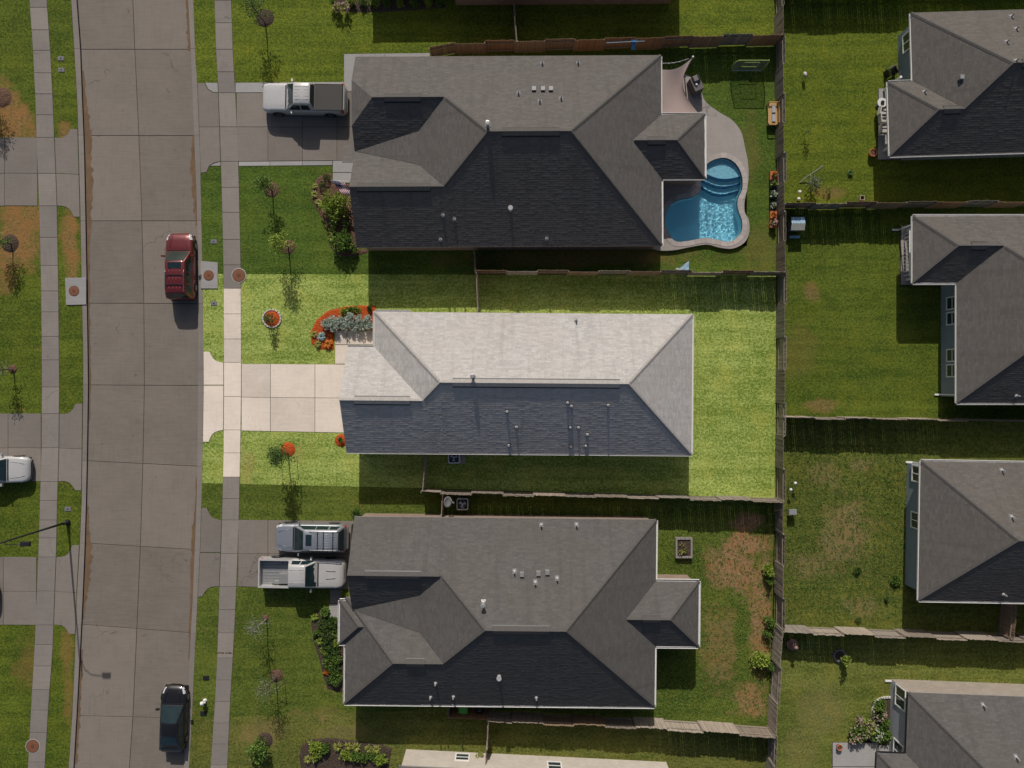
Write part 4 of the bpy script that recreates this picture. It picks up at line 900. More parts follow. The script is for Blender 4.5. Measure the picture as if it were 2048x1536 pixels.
fence('fence running down from the bin enclosure to the bottom edge', [(975, 1442), (972, 1560)], ('fencepale',))
fence('short fence at the top edge left of the pool house pipes', [(1026, -20), (1034, 80)], ('fence',))
fence('board fence at the top edge of the right hand yards', [(1567, -28), (2060, -38), (2400, -44)], ('fence',))
fence('board fence between the two upper right houses', [(1573, 406), (2060, 402), (2400, 398)], ('fence', 'fencebrown'))
fence('board fence below the middle right house', [(1571, 835), (2060, 842), (2400, 848)], ('fence', 'fencepale'))
fence('pale board fence between the two lower right houses', [(1566, 1266), (2060, 1284), (2400, 1296)], ('fencepale', 'fence', 'fencepale'))
fence('short fence beside the lower right house at the right edge', [(2034, 1211), (2027, 1280)], ('fencebrown',))

# ------------------------------------------------------------------ pool and deck
DZ = .24
deckpx = [(1300, 150), (1372, 149), (1392, 160)]+[(p.x, p.y) for p in catmull([(1402, 178), (1411, 203), (1438, 224), (1464, 240), (1482, 263), (1490, 295), (1496, 325), (1497, 355), (1493, 385), (1489, 405), (1490, 425), (1498, 441), (1498, 467), (1488, 486), (1465, 497), (1440, 495), (1415, 489), (1385, 493), (1350, 500), (1322, 501), (1303, 497)], 4, False)]+[(1300, 490)]
deck = holed('pool_deck', [(P(a, b, DZ).x, P(a, b, DZ).y) for a, b in deckpx], [POOLXY], DZ, -.29, MT['deck']); deck['kind'] = 'structure'
pw = P(1410, 410); pool = thing('swimming_pool', 'free form blue swimming pool with steps behind the top house', 'swimming pool', (pw.x, pw.y, 0))
def clip(poly, a, b):
    """keep the part of the polygon left of a->b"""
    out = []; f = lambda p: (b[0]-a[0])*(p[1]-a[1])-(b[1]-a[1])*(p[0]-a[0])
    for p, q in zip(poly, poly[1:]+poly[:1]):
        fp, fq = f(p), f(q)
        if fp >= 0: out.append(p)
        if fp*fq < 0: t = fp/(fp-fq); out.append((p[0]+(q[0]-p[0])*t, p[1]+(q[1]-p[1])*t))
    return out
def bow(poly, a, b, k):
    """bow the clipped edge outwards like the curved pool steps"""
    A_, B_ = Vector(a), Vector(b); d = (B_-A_).normalized(); n = Vector((-d.y, d.x)); out = []
    onl = lambda p: abs((Vector(p)-A_).dot(n)) < 1e-4
    for p, q in zip(poly, poly[1:]+poly[:1]):
        out.append(p)
        if onl(p) and onl(q):
            for i in range(1, 12):
                v = Vector(p).lerp(Vector(q), i/12)-n*k*math.sin(math.pi*i/12)*1.0+n*k*.0; out.append((v.x, v.y))
    return out
_in = offset_poly(POOLXY, .01)
WZ = .11
rim = MB(); n_ = len(_in)
_po = offset_poly(POOLXY, -.003)
for p, q in zip(_in, _in[1:]+_in[:1]):
    rim.face([(p[0], p[1], WZ-.16), (q[0], q[1], WZ-.16), (q[0], q[1], DZ-.005), (p[0], p[1], DZ-.005)])
rim.build('tile_band', MT['tile'], pool)
wl = MB()
for p, q in zip(_in, _in[1:]+_in[:1]): wl.face([(p[0], p[1], -1.25), (q[0], q[1], -1.25), (q[0], q[1], WZ-.16), (p[0], p[1], WZ-.16)])
wl.build('basin_wall', MT['plaster'], pool)
fl = MB(); fl.prism(_in, -1.3, -1.24); fl.build('basin_floor', MT['plaster'], pool)
def ln(y0, y1): a = P(1380, y0, -.2); b = P(1500, y1, -.2); return (a.x, a.y), (b.x, b.y)
for (y0, y1, zt, mt, kk) in ((345, 360, -.18, 'ledge', .35), (357, 371, -.50, 'ledge', .42), (369, 384, -.82, 'plaster', .48)):
    a, b = ln(y0, y1); pl = clip(offset_poly(POOLXY, .02), a, b); pl = bow(pl, a, b, kk); mb = MB(); mb.prism(pl, -1.24, zt); s_ = mb.build('step', MT[mt], pool)
    # navy nosing tiles along the bowed edge
    Av, Bv = Vector(a), Vector(b); d = (Bv-Av).normalized(); nn = Vector((-d.y, d.x)); ed = [p for p in pl if (Vector(p)-Av).dot(nn) < .02]
    ed.sort(key=lambda p: (Vector(p)-Av).dot(d)); mb = MB()
    for p, q in zip(ed, ed[1:]):
        iw = .16; mb.face([(p[0], p[1], zt+.004), (q[0], q[1], zt+.004), (q[0]+nn.x*iw, q[1]+nn.y*iw, zt+.004), (p[0]+nn.x*iw, p[1]+nn.y*iw, zt+.004)])
        mb.face([(p[0], p[1]-.003, zt-.2), (q[0], q[1]-.003, zt-.2), (q[0], q[1]-.003, zt+.004), (p[0], p[1]-.003, zt+.004)])
    mb.build('nosing', MT['tile'], s_)
# water: a rippled refracting sheet; the sun's caustics on the plaster are traced (shadow caustics)
wt = NT('pool_water'); wt.n.remove(wt.b); rf = wt.node('ShaderNodeBsdfGlass'); rf.inputs['Color'].default_value = (.66, .92, 1.0, 1); rf.inputs['Roughness'].default_value = 0.0; rf.inputs['IOR'].default_value = 1.33
wt.link(rf.outputs[0], wt.out.inputs[0])
from mathutils import noise as mnoise
wpl = offset_poly(POOLXY, .012); bx0, bx1 = min(p[0] for p in wpl), max(p[0] for p in wpl); by0, by1 = min(p[1] for p in wpl), max(p[1] for p in wpl)
def inside(x, y, poly):
    c = False
    for (ax, ay), (bx_, by_) in zip(poly, poly[1:]+poly[:1]):
        if (ay > y) != (by_ > y) and x < (bx_-ax)*(y-ay)/(by_-ay)+ax: c = not c
    return c
step_ = .055; nx, ny = int((bx1-bx0)/step_)+1, int((by1-by0)/step_)+1; wpts = []; flags = []
def ripple(x, y): return WZ+.011*mnoise.noise((x*3.8, y*3.8, .3))+.006*mnoise.noise((x*7.3, y*7.3, 4.1))
big = offset_poly(POOLXY, -.10); wm = MB(); vid = {}
def wv(i, j):
    if (i, j) not in vid: x, y = bx0+i*step_, by0+j*step_; vid[(i, j)] = wm.vert((x, y, ripple(x, y)))
    return vid[(i, j)]
for i in range(-2, nx+2):
    for j in range(-2, ny+2):
        if inside(bx0+(i+.5)*step_, by0+(j+.5)*step_, big): wm.f.append([wv(i, j), wv(i+1, j), wv(i+1, j+1), wv(i, j+1)]); wm.m.append(0); wm.uv.append(None)
wo = wm.build('water', wt.m, pool, True)
wo.cycles.is_caustics_caster = True; sun.cycles.is_caustics_light = True
for o_ in pool.children_recursive:
    if o_.name.split('.')[0] in ('basin_floor', 'step', 'basin_wall', 'nosing'): o_.cycles.is_caustics_receiver = True
# coping stones round the rim
_cw = [Vector(p) for p in POOLXY]; area = sum(_cw[i].x*_cw[(i+1) % len(_cw)].y-_cw[(i+1) % len(_cw)].x*_cw[i].y for i in range(len(_cw)))
outer = offset_poly(POOLXY, -.36); innr = offset_poly(POOLXY, -.004)
for i in range(0, len(innr), 2):
    ids = [i, i+1, i+2]; a = [innr[j % len(innr)] for j in ids]; b = [outer[j % len(innr)] for j in ids]; mb = MB()
    mb.prism(offset_poly(a+b[::-1], .005), DZ-.04, DZ+.022); mb.build('coping_stone', MT['coping'], pool)

# ------------------------------------------------------------------ plants
def leaf(mb, c, d, size, w, up, m=0):
    """one pointed leaf from c along d"""
    d = d.normalized(); s_ = d.cross(up)
    if s_.length < 1e-3: s_ = d.orthogonal()
    s_ = s_.normalized()*w; n = s_.cross(d).normalized()*size*.12
    mb.face([c, c+d*size*.5+s_-n, c+d*size, c+d*size*.5-s_-n][::1], m)
def rv(rr):
    while True:
        v = Vector((rr.uniform(-1, 1), rr.uniform(-1, 1), rr.uniform(-1, 1)))
        if .05 < v.length <= 1: return v.normalized()
def foliage(rr, cx, cy, z0, rx, ry, hz, n, ls, style):
    mb = MB()
    if style == 'spiky':                                            # rosette of long arching blades
        for k in range(n):
            a = rr.uniform(0, 6.283); el = rr.uniform(.15, 1.2); d = Vector((math.cos(a)*math.cos(el), math.sin(a)*math.cos(el), math.sin(el)))
            L_ = rx*rr.uniform(.7, 1.15); c = Vector((cx, cy, z0+.05)); m = c+d*L_*.6; e = m+Vector((d.x, d.y, d.z-.75)).normalized()*L_*.5; s_ = d.cross(Vector((0, 0, 1))).normalized()*ls*.35
            mb.face([c-s_*.6, c+s_*.6, m+s_, m-s_]); mb.face([m-s_, m+s_, e])
        return mb
    cl = []
    nc = max(5, int(n/26))
    for k in range(nc):
        v = rv(rr); t = rr.random()**(1/3 if style == 'round' else .5); v = Vector((v.x*rx*t*.82, v.y*ry*t*.82, 0))+Vector((0, 0, hz*(.5+.42*v.z*t))); cl.append((Vector((cx, cy, z0))+v, rr.uniform(.20, .36)*min(rx, ry)))
    for k in range(n):
        c, r_ = cl[rr.randrange(nc)]; v = rv(rr)
        if style == 'round':
            v2 = rv(rr); p = Vector((cx+v2.x*rx*rr.uniform(.75, 1.03), cy+v2.y*ry*rr.uniform(.75, 1.03), z0+hz*(.5+.5*v2.z*rr.uniform(.8, 1.02)))); d = (v2*.6+v*.8+Vector((0, 0, .25)))
        else:
            p = c+v*r_*rr.uniform(.2, 1.0); d = v+Vector((0, 0, .35))
        p.z = max(p.z, z0+.03); leaf(mb, p, d, ls*rr.uniform(.7, 1.35), ls*rr.uniform(.28, .45), rv(rr))
    return mb
prr = random.Random(5)
def shrub(px, py, rpx, label, mat='leaf', style='loose', hgt=None, n=None, ls=None, name='shrub', group=None, cat='shrub', flowers=None, zb=.02):
    r_ = rpx*1.13/PXM; h = hgt or r_*1.15; w = G(px, py, h*.7); t = thing(name, label, cat, (w.x, w.y, 0), 0, group); rr = random.Random(int(px*31+py*7))
    n = n or int(max(170, min(1500, 1500*r_*r_+200))); ls = ls or max(.07, min(.16, r_*.28))
    if style == 'spiky': n = max(26, min(60, int(n*.3)))
    rx, ry = r_*rr.uniform(.9, 1.1), r_*rr.uniform(.9, 1.1)
    foliage(rr, w.x, w.y, zb, rx, ry, h, n, ls, style).build('foliage', MT[mat], t)
    mb = MB()
    for k in range(3):
        a = rr.uniform(0, 6.28); mb.tube([(w.x, w.y, -.05), (w.x+math.cos(a)*r_*.2, w.y+math.sin(a)*r_*.2, h*.3), (w.x+math.cos(a)*r_*.45, w.y+math.sin(a)*r_*.45, h*.62)], [.02, .014, .007], 5)
    mb.build('stem', MT['bark'], t)
    if flowers:
        mb = MB()
        for k in range(int(n*.06)):
            v = rv(rr); v.z = abs(v.z); p = Vector((w.x+v.x*rx, w.y+v.y*ry, zb+h*(.45+.55*v.z)))
            for q in range(4): leaf(mb, p, rv(rr)+Vector((0, 0, .6)), .10, .05, Vector((0, 0, 1)))
        mb.build('blossom', MT[flowers], t)
    return t
def tree(px, py, h, crown_r, label, mat='leaf', n=420, bark='bark', trunk_r=.045, sparse=False, cz=.40, ls=.13, name='young_tree', stakes=False):
    """px, py: foot of the trunk on the ground"""
    w = P(px, py); rr = random.Random(int(px*17+py*3)); t = thing(name, label, 'tree', (w.x, w.y, 0), 0, 'young street trees')
    mb = MB(); top = Vector((w.x+rr.uniform(-.1, .1), w.y+rr.uniform(-.1, .1), h*.93)); ft = Vector((w.x, w.y, -.05))
    tk = [ft.lerp(top, k/5)+Vector((rr.uniform(-.03, .03), rr.uniform(-.03, .03), 0))*(1 if 0 < k < 5 else 0) for k in range(6)]
    mb.tube(tk, [trunk_r*(1.25-.2*k) for k in range(6)], 7); tips = []
    nb = 15 if sparse else 12
    for k in range(nb):
        f = cz+(.95-cz)*k/nb; p = ft.lerp(top, f); a = k*2.4+rr.uniform(-.4, .4); L_ = crown_r*(1.05-.65*((f-cz)/(1-cz)))*rr.uniform(.75, 1.1)
        e = p+Vector((math.cos(a)*L_, math.sin(a)*L_, L_*rr.uniform(.35, .8))); m = p.lerp(e, .5)+Vector((0, 0, .06)); mb.tube([p, m, e], [trunk_r*.4, trunk_r*.26, trunk_r*.1], 5)
        tips += [m, e, p.lerp(e, .78)]
        for q in range(2):
            s_ = p.lerp(e, rr.uniform(.4, .8)); e2 = s_+Vector((rr.uniform(-1, 1), rr.uniform(-1, 1), rr.uniform(0, .8)))*L_*.38; mb.tube([s_, e2], [trunk_r*.2, trunk_r*.08], 4); tips += [e2, e2]
    mb.build('trunk', MT[bark], t); fo = MB(); tips.append(top)
    for k in range(int(n*1.9)):
        c = tips[rr.randrange(len(tips))]; v = rv(rr); p = c+v*crown_r*.30*rr.uniform(.1, 1); leaf(fo, p, v+Vector((0, 0, -.1)), ls*rr.uniform(.7, 1.3), ls*rr.uniform(.25, .4), rv(rr))
    fo.build('crown', MT[mat], t)
    if stakes:
        for sx in (-.55, .6): mb = MB(); mb.tube([(w.x+sx, w.y-.3, -.1), (w.x+sx*.96, w.y-.3, 1.2)], .02, 5); mb.build('stake', MT['bark'], t)
    return t
def mulch_ring(px, py, rpx, label, mat='mulch', edging=False, ell=1.0, name='mulch_ring'):
    w = P(px, py); rr = random.Random(int(px+py)); t = thing(name, label, 'mulch bed', (w.x, w.y, 0), 0, 'mulch rings round the young trees'); r_ = rpx/PXM; n = 26
    out = [(w.x+math.cos(2*math.pi*k/n)*r_*ell*rr.uniform(.94, 1.05), w.y+math.sin(2*math.pi*k/n)*r_*rr.uniform(.94, 1.05)) for k in range(n)]
    mb = MB(); c = mb.vert((w.x, w.y, .12)); rings = []
    for f, z in ((.55, .10), (.85, .06), (1.0, .004)): rings.append([mb.vert((w.x+(p[0]-w.x)*f, w.y+(p[1]-w.y)*f, z+rr.uniform(-.012, .012)*(f < 1))) for p in out])
    for k in range(n): mb.f.append([c, rings[0][k], rings[0][(k+1) % n]]); mb.m.append(0); mb.uv.append(None)
    for A_, B_ in zip(rings, rings[1:]):
        for k in range(n): mb.f.append([A_[k], B_[k], B_[(k+1) % n], A_[(k+1) % n]]); mb.m.append(0); mb.uv.append(None)
    mb.build('mulch', MT[mat], t, True)
    if edging:
        for k in range(18):
            a = 2*math.pi*k/18; q = Vector((w.x+math.cos(a)*r_*ell*1.04, w.y+math.sin(a)*r_*1.04, 0)); M = Matrix.Translation(q) @ Matrix.Rotation(a+rr.uniform(-.2, .2), 4, 'Z'); mb = MB()
            mb.box(-.06, .06, -.1, .1, -.05, .09+rr.uniform(-.01, .02), M, taper=.015); mb.build('edging_stone', MT['stone'], t)
    return t
def bed(pxpoly, label, mat, name='mulch_bed', z=.05):
    q = xy(pxpoly); cx = sum(p[0] for p in q)/len(q); cy = sum(p[1] for p in q)/len(q); t = thing(name, label, 'mulch bed', (cx, cy, 0), 0, 'planted mulch beds')
    mb = MB(); a = offset_poly(q, .12); n = len(q); area = sum(q[i][0]*q[(i+1) % n][1]-q[(i+1) % n][0]*q[i][1] for i in range(n)); qq = q if area > 0 else list(reversed(q))
    mb.face([(p[0], p[1], z) for p in a])
    for i in range(n): j = (i+1) % n; mb.face([(qq[i][0], qq[i][1], .003), (qq[j][0], qq[j][1], .003), (a[j][0], a[j][1], z), (a[i][0], a[i][1], z)])
    mb.build('mulch', MT[mat], t); return t
ORD = ['first', 'second', 'third', 'fourth', 'fifth', 'sixth', 'seventh', 'eighth', 'ninth', 'tenth', 'eleventh', 'twelfth', 'thirteenth', 'fourteenth', 'fifteenth', 'sixteenth', 'seventeenth', 'eighteenth', 'nineteenth', 'twentieth']
# mulch rings and street trees
mulch_ring(4, 195, 20, 'brown mulch ring cut by the left edge near the top')
mulch_ring(20, 487, 18, 'brown mulch ring in the dry patch at the left edge', 'mulchdark')
mulch_ring(25, 738, 9, 'small brown mulch ring at the left edge beside the second drive')
mulch_ring(530, 36, 18, 'dark mulch ring in the top lawn', 'mulchdark')
mulch_ring(543, 380, 15, 'brown mulch ring in front of the pool house, upper of two')
mulch_ring(575, 494, 15, 'brown mulch ring in front of the pool house, lower of two')
mulch_ring(544, 637, 17, 'red mulch ring edged with white stones in the bright front lawn', 'mulchred', True)
mulch_ring(576, 899, 15, 'red mulch ring without edging in the bright front lawn', 'mulchred', ell=1.0)
mulch_ring(683, 881, 13, 'small red mulch patch at the middle house corner', 'mulchred')
mulch_ring(531, 1236, 7, 'tiny mulch ring under the bare grey tree')
mulch_ring(553, 1351, 13, 'brown mulch ring in front of the lower house')
mulch_ring(530, 1480, 16, 'dark mulch ring in the bottom lawn', 'mulchdark')
tree(-4, 192, 3.2, .9, 'green young tree at the left edge near the top', n=300)
tree(24, 488, 2.6, .75, 'young tree in the dry patch at the left edge', n=300)
tree(27, 740, 2.6, .7, 'thin young tree at the left edge above the second drive', 'leafgrey', 120, sparse=True)
tree(531, 48, 3.6, .85, 'thin young tree at the top edge above the white pickup', 'leafdark', 260, sparse=True)
tree(545, 383, 3.0, .72, 'young tree in the upper mulch ring before the pool house', 'leaf', 320)
tree(577, 495, 3.3, .85, 'lime green young tree in the lower mulch ring before the pool house', 'leaflime', 420)
tree(546, 641, 1.6, .42, 'small sapling inside the white edged red ring', 'leafdark', 200, trunk_r=.025, cz=.25, ls=.10)
tree(577, 905, 3.9, .80, 'dark green young tree beside the red mulch in the bright lawn', 'leafdark', 560, stakes=True)
tree(533, 1238, 3.3, .95, 'bare grey young tree above the lower house front lawn', 'leafgrey', 150, 'barkpale', sparse=True, ls=.10)
tree(553, 1353, 3.2, .85, 'pale leafed young tree before the lower house shrubs', 'leafgrey', 210, sparse=True, stakes=True, ls=.10)
shrub(513, 1505, 22, 'rounded green bush by the bottom mulch ring', 'leaf', hgt=1.4, n=650)
tree(-75, 30, 5.0, 1.5, 'larger tree just outside the upper left corner', n=600); tree(-45, 1390, 4.5, 1.3, 'larger tree just outside the lower left edge', n=500)
# bed of the pool house
bed([(716, 368), (666, 368), (664, 346), (650, 346), (634, 357), (624, 375), (622, 398), (640, 430), (652, 450), (657, 478), (660, 496), (678, 512), (705, 514), (735, 506), (735, 498), (716, 498)], 'brown mulch bed with shrubs along the pool house front', 'mulch')
for a in ((652, 354, 6, 'small clipped dark ball shrub beside the pool house walk', 'leafdark', 'round', .5), (644, 370, 6, 'second clipped ball shrub in the pool house bed', 'leafdark', 'round', .5), (629, 372, 6, 'pale spiky tuft on the left rim of the pool house bed', 'leafyel', 'spiky', None), (628, 388, 7, 'lower pale spiky tuft on the left rim of the pool house bed', 'leafyel', 'spiky', None),
          (668, 407, 27, 'largest bushy green shrub in the pool house bed', 'leaflime', 'loose', 1.5), (637, 404, 8, 'pale fringe tuft left of the largest pool house shrub', 'leafyel', 'spiky', None), (666, 448, 9, 'upper lime tuft below the largest pool house shrub', 'leaflime', 'spiky', None), (664, 463, 8, 'middle lime tuft below the largest pool house shrub', 'leaflime', 'spiky', None), (662, 476, 8, 'lowest lime tuft on the pool house bed rim', 'leaflime', 'spiky', None),
          (691, 446, 7, 'small dark ball shrub against the pool house wall', 'leafdark', 'round', .6), (686, 486, 21, 'second large shrub at the lower end of the pool house bed', 'leaf', 'loose', 1.2), (690, 466, 9, 'small shrub just above the lower large pool house shrub', 'leaf', 'loose', .6), (710, 501, 8, 'small yellow green shrub at the pool house corner', 'leaflime', 'loose', .5)):
    shrub(a[0], a[1], a[2], a[3], a[4], a[5], a[6])
# bed of the listed house
bed([(752, 611), (715, 611), (690, 613), (655, 622), (633, 640), (621, 664), (623, 688), (640, 699), (668, 700), (668.5, 661), (752, 660.5)], 'bright red mulch bed with silver shrubs at the middle house front', 'mulchred')
for i, (x, y, r_) in enumerate(((652, 648, 10), (664, 642, 11), (668, 656, 9), (684, 640, 11), (687, 654, 11), (700, 634, 11), (703, 650, 11), (716, 641, 12), (722, 655, 10), (735, 638, 11), (737, 652, 10))):
    shrub(x, y, r_, 'silver leafed shrub in the red bed, %s from its left tip' % ORD[i], 'leafsilver', 'loose', .7, 420, .12, group='silver shrubs in the red mulch bed')
for x, y, r_, lb, m in ((688, 624, 9, 'left green shrub at the back of the red bed', 'leaflime'), (700, 621, 8, 'middle green shrub at the back of the red bed', 'leaf'), (714, 618, 8, 'right green shrub at the back of the red bed', 'leaflime'), (738, 617, 7, 'dark green shrub in the red bed beside the eave', 'leafdark')): shrub(x, y, r_, lb, m)
shrub(642, 673, 10, 'blue grey rosette plant at the red bed tip', 'leafblue', 'spiky'); shrub(627, 669, 7, 'yellow green tuft left of the blue rosette', 'leafyel', 'spiky'); shrub(635, 688, 8, 'yellow green tuft below the blue rosette', 'leafyel', 'spiky')
shrub(655, 688, 10, 'orange leafed croton beside the front walk', 'leaforange', 'spiky'); shrub(682, 879, 6, 'small green plant in the red mulch patch at the garage corner', 'leaf')
# bed of the lower house
bed([(690, 1238), (658, 1238), (648, 1215), (632, 1222), (622, 1245), (626, 1280), (636, 1310), (645, 1345), (655, 1378), (690, 1386)], 'dark mulch bed full of round shrubs before the lower house', 'mulchdark')
for i, (x, y, r_, m, st_) in enumerate(((628, 1235, 9, 'leaflime', 'spiky'), (648, 1225, 10, 'leaf', 'loose'), (646, 1249, 9, 'leafdark', 'round'), (665, 1246, 10, 'leafdark', 'round'), (633, 1266, 9, 'leaf', 'loose'), (654, 1271, 10, 'leafdark', 'round'), (672, 1266, 8, 'leaf', 'round'), (637, 1284, 9, 'leaflime', 'spiky'), (655, 1291, 9, 'leafdark', 'round'), (673, 1287, 8, 'leaflime', 'loose'), (648, 1304, 8, 'leaflime', 'loose'), (671, 1303, 8, 'leafdark', 'round'), (657, 1308, 9, 'leafdark', 'round'), (673, 1319, 9, 'leaf', 'round'), (656, 1326, 10, 'leaf', 'round'), (668, 1340, 10, 'leafdark', 'round'), (671, 1358, 11, 'leaf', 'round'), (659, 1363, 8, 'leafdark', 'loose'))):
    shrub(x, y, r_, 'green shrub in the lower house bed, %s counting from its top end' % ORD[i], m, st_, group='shrubs in the lower house bed')
shrub(651, 1345, 6, 'orange red plant in the lower house bed', 'leaforange'); shrub(691, 1193, 9, 'lime bush beside the lower house walk', 'leaflime'); shrub(712, 1026, 9, 'dark brown leafed shrub at the lower house top corner', 'leafdark')
# bottom bed
bed([(606, 1560), (598, 1512), (604, 1489), (622, 1478), (660, 1475), (715, 1482), (760, 1488), (784, 1497), (776, 1545), (640, 1545)], 'dark mulch bed with lime plants at the bottom edge', 'mulchdark')
for i, (x, y, r_, m, st_) in enumerate(((628, 1496, 13, 'leaflime', 'loose'), (648, 1498, 11, 'leaf', 'loose'), (615, 1521, 9, 'leafyel', 'spiky'), (633, 1512, 10, 'leaflime', 'loose'), (675, 1496, 10, 'leafyel', 'spiky'), (695, 1495, 9, 'leafyel', 'spiky'), (712, 1497, 10, 'leafyel', 'spiky'), (736, 1500, 9, 'leafyel', 'spiky'), (752, 1501, 9, 'leafyel', 'spiky'), (690, 1513, 11, 'leaflime', 'loose'), (710, 1514, 11, 'leaf', 'loose'), (728, 1515, 10, 'leaf', 'loose'), (745, 1514, 9, 'leaf', 'loose'), (762, 1521, 12, 'leaflime', 'loose'))):
    shrub(x, y, r_, 'lime plant in the bottom bed, %s in order from its left' % ORD[i], m, st_, group='plants in the bottom bed')
# top bed
bed([(668, -30), (672, 10), (700, 24), (760, 25), (890, 16), (890, -30)], 'dark mulch bed along the top edge', 'mulchdark')
for i, x in enumerate((700, 726, 748, 772, 800, 828, 856, 880)): shrub(x, 1+(i % 3)*2, 10, 'green shrub in the top bed, %s from its left' % ORD[i], 'leaf' if i % 2 else 'leaflime', group='shrubs in the top bed')
for x, y, lb in ((664, 2, 'tall green shrub at the left end of the top bed'), (690, 14, 'pale flowering plant left in the top bed'), (675, 14, 'pale flowering plant at the top bed corner')): shrub(x, y, 8, lb, 'leafyel' if 'pale' in lb else 'leaf', hgt=.9, flowers='petalpink' if 'pale' in lb else None)
# lower house back yard growth
for x, y, r_, lb in ((1538, 1146, 13, 'leafy bush at the rear fence, highest in the weedy yard'), (1541, 1163, 8, 'small bush just under the highest rear fence bush'), (1541, 1247, 12, 'bush halfway down the rear fence of the weedy yard'), (1537, 1268, 9, 'small bush below the halfway rear fence bush'), (1523, 1322, 17, 'largest bush by the rear fence in the weedy yard'), (1542, 1335, 9, 'bush wedged between the largest bush and the rear fence')): shrub(x, y, r_, lb, 'leaflime' if r_ > 12 else 'leaf', hgt=.9)
shrub(1792, 1160, 11, 'low weed clump before the lower right house', 'leaf', hgt=.35); shrub(1717, 1141, 8, 'low weed clump in the middle of the weedy right yard', 'leafdark', hgt=.25); shrub(1717, 1240, 6, 'small dark weed above the pale right fence', 'leafdark', hgt=.3); shrub(1775, 1198, 6, 'small dark weed near the lower right house corner', 'leafdark', hgt=.3)
shrub(962, 1512, 12, 'wispy yellow green shrub by the bottom fence', 'leafyel', hgt=.9, n=200, ls=.1)
# scattered broad weeds and coarse tufts: more than anyone could count
def tufts(name, polys, n, ls, mat, seed, label):
    rr = random.Random(seed); mb = MB(); tot = sum(abs((b[0]-a[0])*(b[1]-a[1])) for a, b in polys)
    for a, b in polys:
        for k in range(int(n*abs((b[0]-a[0])*(b[1]-a[1]))/tot)):
            c = P(rr.uniform(a[0], b[0]), rr.uniform(a[1], b[1])); q = rr.randrange(3, 6)
            for j in range(q): t_ = rr.uniform(0, 6.28); leaf(mb, Vector((c.x, c.y, .0)), Vector((math.cos(t_), math.sin(t_), rr.uniform(.5, 1.6))), ls*rr.uniform(.6, 1.3), ls*.14, Vector((0, 0, 1)))
    o = mb.build(name, MT[mat]); tag(o, label, 'weeds', None, 'stuff')
tufts('weeds', [((1320, 1060), (1545, 1440)), ((1315, 1300), (1380, 1440))], 2600, .13, 'leaf', 21, 'coarse green weeds in the lower house back yard')
tufts('weeds', [((1575, 900), (1830, 1240))], 3000, .13, 'leaf', 22, 'coarse weeds in the yard of the lower right house')

